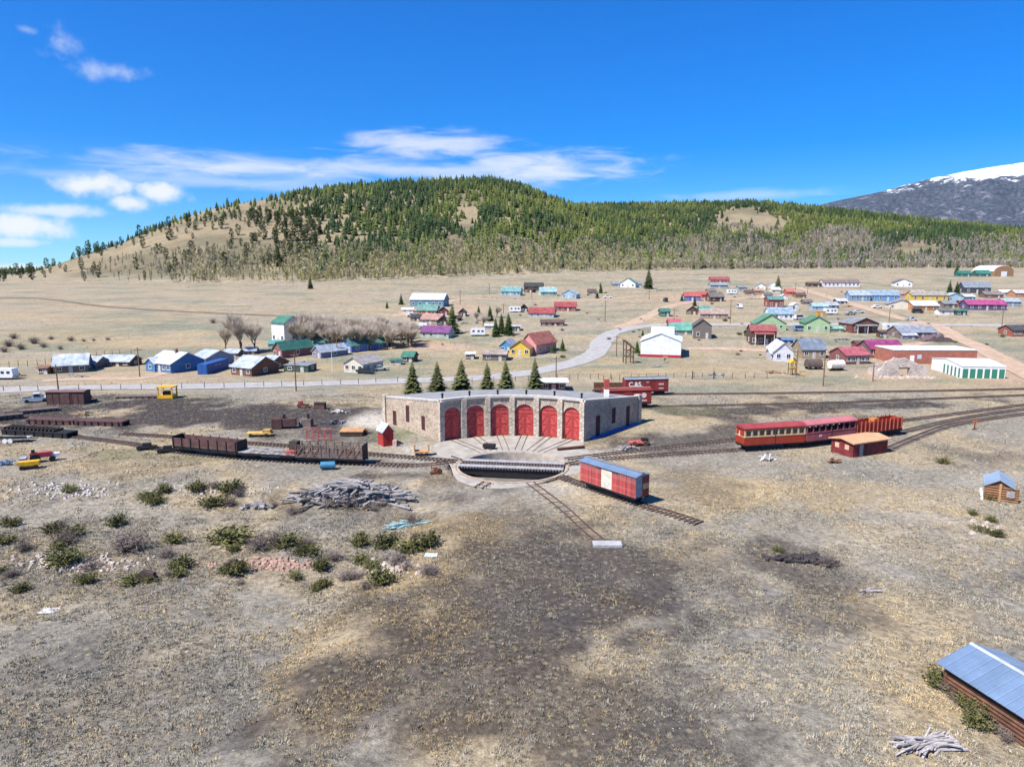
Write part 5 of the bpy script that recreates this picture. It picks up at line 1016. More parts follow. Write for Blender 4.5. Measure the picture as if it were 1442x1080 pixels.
machine('switch_stand', 1372, 605, 0, [('base', (-.3, .3, -.2, .2, 0, .2), RUST), ('mast', (-.06, .06, -.06, .06, .2, 1.5), RUST), ('target', (-.3, .3, -.03, .03, 1.1, 1.6), mat('target_orange', (.6, .14, .03), .6))], 'orange railway switch stand beside the curved siding', 'switch stand')
tag(MB().box(-1.4, 1.4, -.6, .6, -.05, .28).build('concrete_slab', mat('slab_white', (.36, .36, .36), .9), None, at(855, 768)), 'pale slab at the end of the rusty rails', 'slab')
tag(MB().box(-.7, .7, -.5, .5, 0, .06).build('white_board', mat('board_white', (.5, .5, .5), .8), None, at(70, 860)), 'white board lying on the sagebrush ground', 'board')
tag(MB().box(-.6, .6, -.4, .4, 0, .08).build('pale_panel', mat('pale_blue_panel', (.5, .6, .66), .5), None, at(607, 782)), 'pale blue panel beside the green bushes', 'panel')
# ------------------------------------------------------------------ timber piles, rubble
def pile(name, px, py, wpx, n, lmin, lmax, hmax, m, label, cat='pile', spread=.45, th=1.0):
    P = at(px, py); w = wpx*mpp(P); e = empty(name, P, 0, label, cat)
    mes = [MB().box(-l/2, l/2, -.13*k*th, .13*k*th, -.1*th, .1*th).mesh('timber', m) for l, k in ((lmin, 1), ((lmin+lmax)/2, 1.2), (lmax, .9))]
    for i in range(n):
        x = max(-.5, min(.5, random.gauss(0, .22)))*w; y = random.gauss(0, .1)*w*.6; h = hmax*math.exp(-(2.2*x/w)**2*1.5-(y/(w*.09))**2*.5)
        o = inst('timber', random.choice(mes), e, (x, y, H1(P.x+x, P.y+y)-P.z+random.uniform(.1, 1)*h+.08)); o.rotation_euler = (random.uniform(-.2, .2), random.uniform(-.25, .25), random.uniform(-spread, spread)+(.6 if random.random() < .3 else 0))
    return e
pile('timber_pile', 497, 703, 158, 260, 1.6, 3.6, 2.3, GREYW, 'big heap of grey weathered railway timbers', spread=.8)
pile('firewood_pile', 1306, 1052, 52, 110, 1.4, 2.8, .5, mat('pale_pole', (.36, .33, .32), .9, 0, .25, 3, rnd=.3), 'flat pile of pale grey poles near the log shed', spread=.22, th=.42)
pile('lumber_scraps', 570, 742, 66, 26, 1.0, 3.0, .35, mat('teal_lumber', (.30, .45, .44), .8, 0, .3, 2, rnd=.3), 'scatter of pale teal boards behind the green bushes', spread=.4, th=.6)
pile('scrap_boards', 362, 714, 50, 18, .8, 2.0, .35, GREYW, 'grey scrap boards left of the timber heap', spread=.9)
pile('black_scrap', 1125, 789, 92, 48, .6, 1.8, .5, mat('dark_scrap', (.06, .05, .05), .8, 0, .3, 2), 'dark scrap pieces beside the lone bare shrub', spread=1.2)
pile('driftwood', 1222, 834, 18, 6, .8, 2.0, .15, mat('pale_pole', (.46, .42, .40)), 'few pale sticks on the open slope', spread=.5, th=.4)
CL = [mat('clutter_%d' % i, c, .8, 0, .3, 2, rnd=.3) for i, c in enumerate(((.3, .28, .27), (.2, .09, .05), (.5, .48, .46), (.09, .1, .14), (.36, .26, .16), (.12, .2, .32)))]
for i, (px_, py_, w_, lab) in enumerate([(1140, 433, 20, 'beside the pale blue box-like shed'), (1195, 432, 20, 'by the dirt road bend'), (1006, 419, 22, 'under the trailer on the upper slope'), (655, 456, 14, 'right of the tall dark spruce'), (600, 465, 24, 'behind the purple-roofed house'), (632, 449, 18, 'behind the tall dark spruce'), (586, 461, 20, 'left of the tan house'),
        (1092, 526, 26, 'below the white cottage'), (1180, 503, 24, 'behind the white tank trailer'), (1186, 479, 30, 'on the lot behind the coral roof'), (1232, 479, 26, 'below the red-brown house'), (1318, 432, 24, 'below the yellow house'), (1350, 434, 26, 'left of the violet house'), (1060, 421, 26, 'below the orange shed'), (1120, 424, 24, 'below the scarlet hut'), (1100, 485, 20, 'with a blue cover by the brown building'),
        (345, 506, 40, 'behind the log house'), (430, 512, 30, 'right of the dark green shed'), (110, 531, 26, 'before the grey barn'), (25, 530, 26, 'beside the white camper'), (480, 581, 22, 'pale and sandy at the back of the yard'), (470, 597, 34, 'tan and broken beside the engine'), (120, 585, 30, 'on the edge of the cinder yard'), (10, 655, 30, 'beside the yellow machine'), (880, 634, 40, 'right of the last roundhouse door'), (1175, 652, 22, 'left of the flat-roofed red shed'), (1080, 648, 20, 'in front of the red coach'), (930, 409, 30, 'by the tall lone spruce'), (945, 400, 40, 'of pale logs on the upper slope'), (1010, 529, 20, 'near the metal gate'), (925, 517, 14, 'below the white hall')]):
    pile('scrap_heap', px_, py_, w_, max(9, w_//2), .5, 1.8, .7, CL[i % 6], 'small heap of mixed scrap '+lab, 'scrap', 1.5, .8)
def rocks(name, px, py, wpx, dpx, n, rmax, m, label, seed):
    rr = random.Random(seed); P = at(px, py); s = mpp(P); mb = MB()
    for i in range(n):
        q = at(px+rr.gauss(0, .33)*wpx, py+rr.gauss(0, .33)*dpx)-P; r = rmax*rr.uniform(.25, 1)
        mb.cyl((q.x, q.y, q.z-r*.4), (q.x+rr.uniform(-.1, .1), q.y+rr.uniform(-.1, .1), q.z+r*.6), r, r*rr.uniform(.4, .8), 5)
    return tag(mb.build(name, m, None, P), label, 'rubble', kind='stuff')
ROCK = mat('rubble_rock', (.45, .38, .33), .95, 0, .3, 3, .4); RROCK = mat('red_rubble', (.40, .25, .19), .95, 0, .3, 3, .4)
rocks('rubble', 100, 690, 90, 16, 130, .32, mat('white_rock', (.47, .43, .40), .95, 0, .2, 3, .3), 'pale rock rubble heaped left of the shrubs', 1)
rocks('rubble', 380, 795, 110, 14, 190, .35, RROCK, 'reddish ruined foundation stones between shrubs', 2)
rocks('rubble', 110, 795, 150, 16, 170, .35, ROCK, 'old foundation stones on the left', 3)
rocks('rubble', 540, 800, 60, 22, 90, .4, ROCK, 'tumbled stones under the green bushes', 4)
rocks('rubble', 300, 690, 110, 16, 120, .3, ROCK, 'stony ground below the gondola', 5)
rocks('rubble', 1385, 745, 30, 14, 26, .5, ROCK, 'few boulders below the log cabin', 6)
rocks('rubble', 1385, 985, 40, 30, 40, .35, ROCK, 'pale stones along the log shed wall', 7)
for px, py, lab in [(205, 818, 'dark open cellar hole in the ruined foundation'), (330, 803, 'small dark pit beside the reddish foundation stones')]:
    P = at(px, py); mb = MB().prism([(-1.1, -.1), (1.1, -.1), (.7, .7), (-.3, 1.0), (-.9, .5)], 'y', 0, .5); tag(mb.build('hole_shade_slab', mat('hole_shade', (.09, .06, .05), .9, 0, .3), None, P), lab.replace('dark open cellar hole', 'dark upright fallen slab').replace('small dark pit', 'small dark slab'), 'slab')  # slabs added in place of holes, the holes' shade put into their dark colour
# ------------------------------------------------------------------ poles, fences
def pole(px, py, top, label, m=POLEM, arm=True):
    P = at(px, py); h = max(4, (py-top)*mpp(P)); e = empty('utility_pole', P, random.uniform(-.3, .3), label, 'pole', None); MB().cyl((0, 0, -.3), (0, 0, h), .16, .11, 7).build('post', m, e)
    if arm: MB().box(-1.0, 1.0, -.06, .06, h-.7, h-.55).build('crossarm', m, e)
for q in [(417, 551, 496, 'tall brown pole beside the road above the yard'), (197, 531, 489, 'pole in front of the blue house'), (82, 549.5, 513, 'pole behind the brown boxcar body'), (475, 501, 471, 'pole between the slate house and blue house'), (783, 533, 501, 'pole behind the white-roofed kiosk'),
          (852, 453.5, 424, 'pole where the gravel road bends'), (648, 429, 409, 'pole beside the white-roofed ranch house'), (709, 442, 428, 'pole near the white trailer'), (689, 414, 399, 'pole on the bare upper slope'), (749, 420, 406, 'pole below the brown log house'),
          (949, 454, 435, 'pole beside the dark green shed'), (1028, 456, 422, 'pole at the end of the tan brick house'), (868, 502, 472, 'pole left of the timber frame'), (914, 422, 409, 'pole on the dirt road'), (1252, 454, 432, 'pole along the dirt road by the cream house'),
          (1410, 466, 437, 'pole beside the road near the red log cabin'), (1159, 544, 503, 'orange-brown pole in front of the covered wagon'), (1229, 537, 512, 'short pole in front of the coral-roofed house'), (1137, 414, 400, 'pole on the upper dirt road'), (1120, 412, 398, 'pole beside the scarlet hut'), (1121, 530, 492, 'pole beside the yellow slide tower')]: pole(*q)
P = at(468, 525); e = empty('flagpole', P, 0, 'slim white flagpole beside the cream cottage', 'flagpole'); MB().cyl((0, 0, 0), (0, 0, 5.6), .07, .05, 6).build('mast', WHITE, e); MB().cyl((0, 0, 5.6), (0, 0, 5.75), .12, .05, 6).build('ball', WHITE, e)
def fence(pts, n, label, h=1.3, rails=2):
    path = smooth_path([at(*p).to_2d() for p in pts], 1.0); o = path[0]; z0 = H1(o.x, o.y); e = empty('wire_fence', (o.x, o.y, z0), 0, label, 'fence'); pm = MB().cyl((0, 0, -.3), (0, 0, h), .075, .065, 6).mesh('post', DARKW); prev = None; wires = MB()
    for i in range(n):
        q = path[int(i*(len(path)-1)/(n-1))]; z = H1(q.x, q.y)-z0; p = Vector((q.x-o.x, q.y-o.y, z)); inst('post', pm, e, p)
        if prev is not None:
            for k in range(rails): wires.bar(prev+Vector((0, 0, h*(.45+.42*k))), p+Vector((0, 0, h*(.45+.42*k))), .02)
        prev = p
    wires.build('wire', RUST, e)
fence([(-20, 551), (100, 550), (300, 546.5), (440, 543), (560, 538.5)], 22, 'wire fence with dark posts along the near side of the road')
fence([(640, 540), (750, 536), (860, 533)], 16, 'wire fence behind the spruce row'); fence([(0, 518), (60, 514), (130, 503), (185, 499)], 18, 'pole corral fence behind the grey barn', 1.7, 3)
fence([(850, 536), (960, 532), (1080, 533)], 18, 'low wire fence behind the lettered boxcar')
g_ = empty('metal_gate', at(990, 534), 0, 'grey metal gate between two dark posts in the field', 'gate')
for x in (-2.6, 2.6): MB().cyl((x, 0, -.2), (x, 0, 2), .13, n=7).build('post', DARKW, g_)
for z in (.4, .8, 1.2, 1.6): MB().box(-2.5, 2.5, -.03, .03, z, z+.06).build('bar', mat('gate_grey', (.3, .33, .35), .5, .3), g_)
# ------------------------------------------------------------------ trees
def spruce_mesh(seed, h=7.0, r=2.1, whorls=22, nb=11, prof=1.0):
    rr = random.Random(seed); V = []; T = []
    for i in range(whorls):
        t = i/(whorls-1); z = h*(.06+.92*t); rad = r*(1-t)**prof*rr.uniform(.85, 1.15)+.08; n = max(4, int(nb*(1-t*.55))); a0 = rr.random()*6.28
        for k in range(n):
            a = a0+6.283*k/n+rr.uniform(-.2, .2); L_ = rad*rr.uniform(.75, 1.15); dz = -.22*L_*rr.uniform(.6, 1.3)+.10*L_; w = .24*L_+.14; c, s = math.cos(a), math.sin(a); b = len(V)
            V += [(0, 0, z+.12), (c*L_*.55-s*w, s*L_*.55+c*w, z+dz*.4+.02), (c*L_, s*L_, z+dz), (c*L_*.55+s*w, s*L_*.55-c*w, z+dz*.4-.04), (c*L_*.5, s*L_*.5, z+dz*.4+.2)]
            T += [(b, b+1, b+4), (b+1, b+2, b+4), (b+2, b+3, b+4), (b+3, b, b+4)]
    return np.array(V), np.array(T)
def as_mesh(name, V, T, m): return np_mesh(name, V, T, m)
def trunk_mesh(h, r): return MB().cyl((0, 0, -.3), (0, 0, h), r, r*.25, 7).mesh('trunk', TRUNK)
SPR = [(as_mesh('crown', *spruce_mesh(s, 7, 2.1, 24, 12, p), CONIF), trunk_mesh(6.2, .16)) for s, p in ((1, .9), (2, 1.0), (3, .8))]
LITE = mat('spruce_row_needles', (.09, .10, .03), .85, 0, .35, 1.2, rnd=.2)
SPRL = [(as_mesh('crown', *spruce_mesh(s+20, 7, 2.5, 21, 11, .8), LITE), SPR[0][1]) for s in range(3)]
def conifer(px, py, top, label, group=None, wide=1.0, S=None):
    P = at(px, py); h = (py-top)*mpp(P); e = empty('spruce_tree', P, random.random()*6, label, 'tree', group); c, t = random.choice(S or SPR); k = h/7
    inst('crown', c, e, None, 0, (k*wide, k*wide, k)); inst('trunk', t, e, None, 0, (k, k, k)); return e
for px, top, wd in ((581, 508, 1.0), (616, 508, 1.0), (650, 505, 1.05), (686, 510, .95), (712, 506, .95), (753, 503, .85)): conifer(px, 556, top, 'young green spruce in the row behind the roundhouse', 'spruce row behind the roundhouse', wd, SPRL)
for px, py, top, lab in [(637, 470, 428, 'tall dark spruce beside the purple-roofed house'), (698, 474, 447, 'spruce left in the clump beside the white camper'), (716, 472, 440, 'broad spruce in the clump beside the black shed'), (690, 452, 430, 'slim spruce above the clump'), (706, 470, 441, 'spruce in the middle of the clump by the camper'),
        (779, 497, 480, 'bushy spruce right of the red house'), (792, 494, 476, 'slim spruce right of the bushy one'), (674, 442, 430, 'small spruce near the black hut'), (565, 429, 413, 'spruce left of the white-roofed ranch house'), (545, 434, 424, 'small dark bush-like spruce by the lane'),
        (913, 407, 378, 'tall lone spruce beside the white house with teal roof'), (846, 413, 399, 'upper spruce of the pair on the lane'), (841, 420, 409, 'lower spruce of the pair on the lane'), (960, 424, 413, 'spruce left of the blue shed'), (978, 431, 418, 'dark broad spruce before the blue shed'), (1095, 412, 388, 'spruce beside the tiny white gabled house'),
        (437, 407, 389, 'spruce standing out at the foot of the aspens'), (1337, 413, 394, 'tall spruce behind the pale blue house'), (1347, 414, 396, 'spruce next to the tall one behind the pale blue house'), (905, 473, 464, 'small spruce at the left of the white hall'), (897, 497, 479, 'narrow spruce at the corner of the white hall'), (1347, 385, 371, 'round dark pine by the green sheds'),
        (845, 404, 398, 'small spruce high on the meadow')]: conifer(px, py, top, lab)
# hillside: visible-terrain test, density by place
def visible_pts(n, u0, u1, y0, y1, seed):
    g = np.random.default_rng(seed); Y = np.sqrt(g.uniform(y0*y0, y1*y1, n)); X = g.uniform(u0, u1, n)*Y; Z = Hn(X, Y); px, py, _ = proj(X, Y, Z)
    ug = np.linspace(u0-.01, u1+.01, 420); yg = np.linspace(120, y1+20, 420); U, YY = np.meshgrid(ug, yg); A = (Hn(U*YY, YY)-CAMZ)/YY; A = np.maximum.accumulate(A, 0)
    iu = np.clip(((X/Y-ug[0])/(ug[1]-ug[0])).round().astype(int), 0, 419); iy = np.clip(((Y-yg[0])/(yg[1]-yg[0])).astype(int)-2, 0, 419)
    ok = (Z+9-CAMZ)/Y > A[iy, iu]
    return X[ok], Y[ok], Z[ok], px[ok], py[ok], g
def ell(px, py, cx, cy, rx, ry): return np.hypot((px-cx)/rx, (py-cy)/ry)
def dens(px, py, X, Y):
    n = fbm(X/45, Y/45, 81, 3); n2 = fbm(X/16, Y/16, 85, 2)
    d = np.interp(px, [-200, 60, 280, 360, 430, 520, 600, 1700], [.08, .08, .13, .26, .46, .74, .95, .97])
    top = np.interp(px, [s[0] for s in SIL1], [s[1] for s in SIL1]); nearr = sstep(16, 2, py-top)*(px < 560)*(px > 100); d = np.maximum(d, .26*nearr)
    d = d*sstep(.22, .62, n+(d-.3)*.5)
    low = np.interp(px, [0, 350, 500, 700, 850, 1000, 1250, 1442, 1700], [396, 385, 368, 352, 350, 342, 346, 342, 342])+(n2-.5)*26
    d = np.where(py > low, d*np.interp(px, [0, 400, 700, 900, 1600], [.5, .22, .12, .3, .4]), d)
    for c in ((655, 310, 18, 26), (1050, 312, 48, 22), (1085, 318, 25, 18), (1290, 352, 40, 10), (1180, 335, 50, 14), (640, 345, 20, 10)): d = d*(1-.93*sstep(1.1, .75, ell(px, py, *c)+(n2-.5)*.5))
    foot = np.interp(X/Y, FU, FD); return d*(Y > foot+8)
X, Y, Z, px, py, g_r = visible_pts(130000, -.86, .98, 500, 1650, 5)
key = g_r.random(len(X)) < dens(px, py, X, Y)*np.interp(Y, [500, 1000, 1650], [.6, .42, .33])
X, Y, Z, px, py = X[key], Y[key], Z[key], px[key], py[key]
HT = g_r.choice([.6, .8, 1, 1, 1.15], len(X))*g_r.uniform(7, 13, len(X))*np.where(px < 420, .85, 1)
# the individually visible trees of the open slope are things of their own
ind = np.where((px < 450) & (px > -40))[0]; ind = ind[np.argsort(Y[ind])][:295]; rest = np.setdiff1d(np.arange(len(X)), ind)
PINE = []
for s in range(4):
    rr_ = random.Random(40+s); V_ = []; T_ = []
    for i in range(150):                       # needle clumps through an uneven ovoid crown
        t = rr_.random(); z = 9*(.05+.93*t); rad = 2.7*math.sin(math.pi*min(1, .22+.78*(1-t)))**.7*(1-t*.55)*math.sqrt(rr_.uniform(.25, 1)); a = rr_.random()*6.28; c = Vector((rad*math.cos(a), rad*math.sin(a), z)); k = rr_.uniform(.5, .95); b = len(V_)
        o = [Vector((rr_.uniform(-1, 1), rr_.uniform(-1, 1), rr_.uniform(-.5, .6)))*k for _ in range(4)]; V_ += [tuple(c+q) for q in o]; T_ += [(b, b+1, b+2), (b, b+2, b+3), (b, b+3, b+1), (b+1, b+3, b+2)]
    b = len(V_); V_ += [(.2, 0, -.3), (-.1, .17, -.3), (-.1, -.17, -.3), (0, 0, 8)]; T_ += [(b, b+1, b+3), (b+1, b+2, b+3), (b+2, b, b+3)]
    PINE.append(as_mesh('pine_tree', np.array(V_), np.array(T_), CONIF))
for i in ind:
    k = HT[i]/9*random.uniform(.7, 1.5); o = inst('pine_tree', random.choice(PINE), None, (X[i], Y[i], Z[i]-.3), random.random()*6, (k*random.uniform(.85, 1.25), k*random.uniform(.85, 1.25), k)); tag(o, 'dark green pine scattered on the tan open hillside', 'tree', 'pines scattered on the open slope')
def low_conifer(seed):
    rr = random.Random(seed); V = [(0, 0, 1.0)]; T = []; tint = [1.25]
    for (z, r, zu) in ((.08, .19, .42), (.32, .145, .66), (.55, .095, .86)):
        b = len(V); n = 7; V.append((0, 0, zu+.06)); tint.append(1.1)
        for k in range(n): a = 6.283*k/n+rr.uniform(-.25, .25); q = r*rr.uniform(.7, 1.25); V.append((q*math.cos(a), q*math.sin(a), z+rr.uniform(-.05, .05))); tint.append(rr.uniform(.6, 1.1))
        T += [(b, b+1+k, b+1+(k+1) % n) for k in range(n)]
    b = len(V); V += [(.05, 0, .8), (-.03, .045, .8), (-.03, -.045, .8)]; tint += [1, 1, 1]; T += [(0, b, b+1), (0, b+1, b+2), (0, b+2, b)]
    return np.array(V), np.array(T), np.array(tint)
FOR = mat('forest_needles', (1, 1, 1), .9, 0, .25, .2, attr=True, spec=.1)
def forest(name, X, Y, Z, Hh, colr, temps, m, wid, label, cat):
    Vs, Ts, Cs = [], [], []; off = 0; k = len(temps); pick = g_r.integers(0, k, len(X))
    for j, (tv, tt_, ti) in enumerate(temps):
        s = pick == j; n = s.sum()
        if not n: continue
        w = Hh[s]*wid*g_r.uniform(.8, 1.25, n); V, T_, C = scatter(tv, tt_, np.stack([X[s], Y[s], Z[s]-.3], -1), np.stack([w, w, Hh[s]], -1), g_r.uniform(0, 6.28, n), ti, colr[s]); Vs.append(V); Ts.append(T_+off); Cs.append(C); off += len(V)
    me = np_mesh(name, np.concatenate(Vs), np.concatenate(Ts), m, np.concatenate(Cs)); return tag(inst(name, me), label, cat, kind='stuff')
X, Y, Z, px, py, HT = X[rest], Y[rest], Z[rest], px[rest], py[rest], HT[rest]
n = len(X); cn = fbm(X/70, Y/70, 91, 3); mixv = np.clip(sstep(.35, .62, cn)+g_r.normal(0, .25, n), 0, 1)[:, None]
colr = np.array((.03, .052, .02))*(1-mixv)+np.array((.095, .115, .03))*mixv; colr = colr*g_r.uniform(.65, 1.35, (n, 1))
print('forest trees', n, 'individual pines', len(ind))
forest('conifer_forest', X, Y, Z, HT, colr, [low_conifer(s) for s in range(5)], FOR, 1.45, 'dense conifer forest covering the hills', 'forest')
# aspens: bare pale stems with fine upright twigs
def aspen(seed):
    rr = random.Random(seed); V = []; T = []; tint = []
    def sliver(a, b, w, t):
        k = len(V); an = rr.random()*3.14; d = (w*math.cos(an), w*math.sin(an)); V.extend([(a[0]-d[0], a[1]-d[1], a[2]), (a[0]+d[0], a[1]+d[1], a[2]), b]); T.append((k, k+1, k+2)); tint.extend([t]*3)
    sliver((0, 0, 0), (0, 0, .95), .016, 1.5); sliver((0, 0, 0), (0, 0, .95), .016, 1.5)
    for i in range(34):
        z = rr.uniform(.2, .82); a = rr.random()*6.28; q = rr.uniform(.05, .24); sliver((0, 0, z), (q*math.cos(a), q*math.sin(a), min(1.0, z+rr.uniform(.1, .28))), .03, rr.uniform(.7, 1.2))
    return np.array(V), np.array(T), np.array(tint)
X, Y, Z, px, py, g_r = visible_pts(90000, -.60, .98, 480, 1250, 15)
n2 = fbm(X/16, Y/16, 85, 2); nb = fbm(X/40, Y/40, 95, 3)
low = np.interp(px, [0, 350, 500, 700, 850, 1000, 1250, 1442, 1700], [375, 352, 352, 345, 345, 336, 342, 338, 338])+(n2-.5)*24; foot = np.interp(X/Y, FU, FD)
d = (py > low)*(Y > foot-6)*np.interp(px, [100, 190, 300, 420, 1700], [0, .12, .5, .9, .95])*np.where(px < 480, .25+.75*sstep(.32, .56, nb), 1)
d = np.maximum(d, .9*sstep(1.1, .8, ell(px, py, 1185, 334, 48, 13))); d = np.maximum(d, .5*sstep(1.1, .7, ell(px, py, 1040, 330, 60, 14))); d = d*(1-sstep(1.1, .8, ell(px, py, 1290, 355, 36, 8)))
key = g_r.random(len(X)) < d*np.interp(Y, [500, 800, 1250], [1.0, .6, .36]); X, Y, Z, px, py = X[key], Y[key], Z[key], px[key], py[key]; n = len(X)
yl = np.clip(np.interp(px, [200, 400, 850, 1000, 1100], [.5, .85, .8, .45, .1])+g_r.normal(0, .25, n), 0, 1)[:, None]*np.interp(py, [335, 365], [.6, 1])[:, None]
colr = (np.array((.36, .31, .27))*(1-yl)+np.array((.40, .37, .17))*yl)*g_r.uniform(.75, 1.3, (n, 1)); print('aspens', n)
forest('aspen_grove', X, Y, Z, g_r.uniform(6, 10.5, n), colr, [aspen(s) for s in range(6)], mat('aspen_twigs', (1, 1, 1), .9, 0, .2, .3, attr=True, spec=.1), 1.0, 'pale leafless aspen woods along the foot of the hills', 'forest')
# bare cottonwoods of the grove in town
def bare_tree(seed, h=9.0):
    rr = random.Random(seed); tr = MB(); V = []; T = []
    def grow(p, d, ln, r, lev):
        q = p+d*ln; tr.cyl(p, q, r, r*.6, 5 if lev < 2 else 3)
        if lev >= 2:
            for k in range(16 if lev < 4 else 26):
                a = Vector((rr.uniform(-1, 1), rr.uniform(-1, 1), rr.uniform(-.3, 1))).normalized(); b0 = p+d*ln*rr.random(); tip = b0+(d*.8+a*.7+Vector((0, 0, .35)))*rr.uniform(.5, 1.3); w = a.cross(d).normalized()*rr.uniform(.012, .03); i = len(V); V.extend([tuple(b0-w), tuple(b0+w), tuple(tip)]); T.append((i, i+1, i+2))
        if lev >= 4: return
        for k in range(3):
            a = Vector((rr.uniform(-1, 1), rr.uniform(-1, 1), rr.uniform(.2, 1.0))); nd = (d*.9+a*.62).normalized(); grow(p+d*ln*rr.uniform(.55, 1), nd, ln*rr.uniform(.68, .88), max(.02, r*.55), lev+1)
    grow(Vector((0, 0, -.2)), Vector((rr.uniform(-.1, .1), rr.uniform(-.1, .1), 1)).normalized(), h*.2, h*.02, 0)
    V = np.array(V); return tr.mesh('trunk', TRUNK), np_mesh('crown', V, np.array(T), BARE), float(V[:, 2].max())
BT = [bare_tree(s) for s in range(4)]
def bare(px, py, top, group, label, wide=1.0):
    P = at(px, py); t, c, hh = random.choice(BT); k = (py-top)*mpp(P)/hh; e = empty('bare_tree', P, random.random()*6, label, 'tree', group); inst('trunk', t, e, None, 0, (k*wide, k*wide, k)); inst('crown', c, e, None, 0, (k*wide, k*wide, k))
for px, py, top, wd in ((338, 497, 432, 1.3), (360, 495, 445, 1.1), (318, 494, 452, 1.0)): bare(px, py, top, 'big bare cottonwoods', 'big leafless cottonwood beside the tall white house', wd)
for i in range(60): px = random.uniform(415, 582); py = 492-(abs(px-500)/85)*4+random.uniform(-10, 4)+(0 if px < 530 else -2); bare(px, py, py-np.interp(px, [415, 450, 520, 582], [46, 50, 42, 34])*random.uniform(.8, 1.05), 'leafless trees of the grove', 'grey-brown leafless tree in the grove behind the blue house', 1.15)
for px, py, top, lab in ((995, 474, 458, 'bare bush beside the weathered barn'), (680, 460, 442, 'bare tree left of the spruce clump'), (672, 452, 437, 'thin bare tree near the camper'), (700, 448, 430, 'bare tree behind the spruce clump'), (580, 470, 450, 'bare tree left of the mint house'), (570, 478, 455, 'bare tree at the edge of the grove'), (935, 511, 500, 'dark bare bush on the field beside the lane')): bare(px, py, top, None, lab, 1.4)
# ------------------------------------------------------------------ shrubs and grass
def shrub(seed, leafy):
    rr = random.Random(seed); V = []; T = []; nst = 150
    for i in range(nst):
        a = rr.random()*6.28; e_ = rr.uniform(.15, 1.0); d = Vector((math.cos(a)*(1.05-e_*.75), math.sin(a)*(1.05-e_*.75), .25+e_)).normalized(); ln = rr.uniform(.6, 1.05); b0 = Vector((rr.uniform(-.12, .12), rr.uniform(-.12, .12), 0)); tip = b0+d*ln; k = len(V); pn = Vector((-d.y, d.x, 0)).normalized()*.014
        V += [b0-pn, b0+pn, tip]; T.append((k, k+1, k+2))
        for j in range(6 if leafy else 3):
            q = b0+d*ln*rr.uniform(.35, 1); w = rr.uniform(.03, .065) if leafy else rr.uniform(.01, .018); dv = Vector((rr.uniform(-1, 1), rr.uniform(-1, 1), rr.uniform(-.2, 1))).normalized(); ll = rr.uniform(.08, .15) if leafy else rr.uniform(.12, .28); pn = dv.cross(Vector((rr.uniform(-1, 1), rr.uniform(-1, 1), .3))).normalized()*w; k = len(V)
            V += [q-pn, q+pn, q+dv*ll]; T.append((k, k+1, k+2))
    return np.array([tuple(v) for v in V]), np.array(T)
SH = {True: [as_mesh('shrub', *shrub(s, True), SHR_G) for s in range(3)], False: [as_mesh('shrub', *shrub(s+9, False), SHR_B) for s in range(3)]}
G, B_ = True, False
SL = [(232, 693, 26, G), (278, 690, 30, G), (302, 686, 24, B_), (300, 712, 32, G), (325, 712, 26, B_), (75, 750, 34, G), (92, 765, 34, B_), (92, 795, 46, G), (182, 775, 64, B_), (165, 740, 30, G), (245, 763, 34, G), (325, 765, 46, G), (365, 772, 50, B_), (403, 768, 40, G), (430, 780, 28, G), (335, 808, 36, G), (4, 765, 30, G), (15, 812, 34, B_),
      (506, 768, 30, G), (545, 768, 40, G), (575, 778, 44, G), (602, 770, 36, G), (470, 788, 36, B_), (508, 790, 26, G), (525, 800, 30, G), (560, 795, 40, B_), (498, 815, 34, B_), (538, 822, 40, G), (455, 826, 26, G), (515, 828, 26, B_), (465, 712, 32, B_), (492, 712, 38, B_), (412, 722, 24, B_), (335, 698, 22, B_), (535, 712, 30, B_),
      (1167, 797, 40, B_), (1096, 776, 20, G), (1396, 735, 18, G), (1380, 748, 22, G), (1403, 755, 20, G), (1370, 725, 16, G), (1395, 703, 22, G), (1328, 652, 16, G), (1330, 965, 46, G), (1350, 975, 36, B_), (1372, 985, 46, G), (1395, 1010, 46, G), (515, 610, 16, B_), (1375, 1020, 34, G)]+[(1322+i*12+(i % 2)*4, 968+i*9.5, 26+(i*7) % 14, i % 3 == 0) for i in range(9)]
rs_ = random.Random(5)
for i in range(42): SL.append((rs_.uniform(0, 620), rs_.choice((rs_.gauss(770, 22), rs_.gauss(810, 10), rs_.gauss(698, 10))), rs_.uniform(14, 34), rs_.random() < .45))
for px_, py_, w_, lf in SL:
    P = at(px_, py_); k = w_*mpp(P)/1.22; o = inst('shrub', random.choice(SH[lf]), None, P-Vector((0, 0, .05)), random.random()*6, (k*random.uniform(.8, 1.35), k*random.uniform(.65, 1.05), k*random.uniform(.5, .85))); lm = min(((497, 690, 'the grey timber heap'), (560, 780, 'the pale blue panel'), (110, 800, 'the old foundation stones'), (370, 790, 'the reddish foundation stones'), (280, 690, 'the stony ground below the gondola'), (1385, 735, 'the small log cabin'), (1370, 985, 'the long log shed'), (1150, 790, 'the dark scrap pieces'), (515, 610, 'the timber platform'), (1330, 640, 'the curved siding')), key=lambda q: abs(q[0]-px_)+2*abs(q[1]-py_))[2]
    tag(o, ('small ' if w_ < 26 else 'large ' if w_ > 38 else 'rounded ')+('yellow-green leafy shrub near ' if lf else 'leafless grey-brown shrub near ')+lm, 'shrub', 'green shrubs' if lf else 'leafless shrubs')
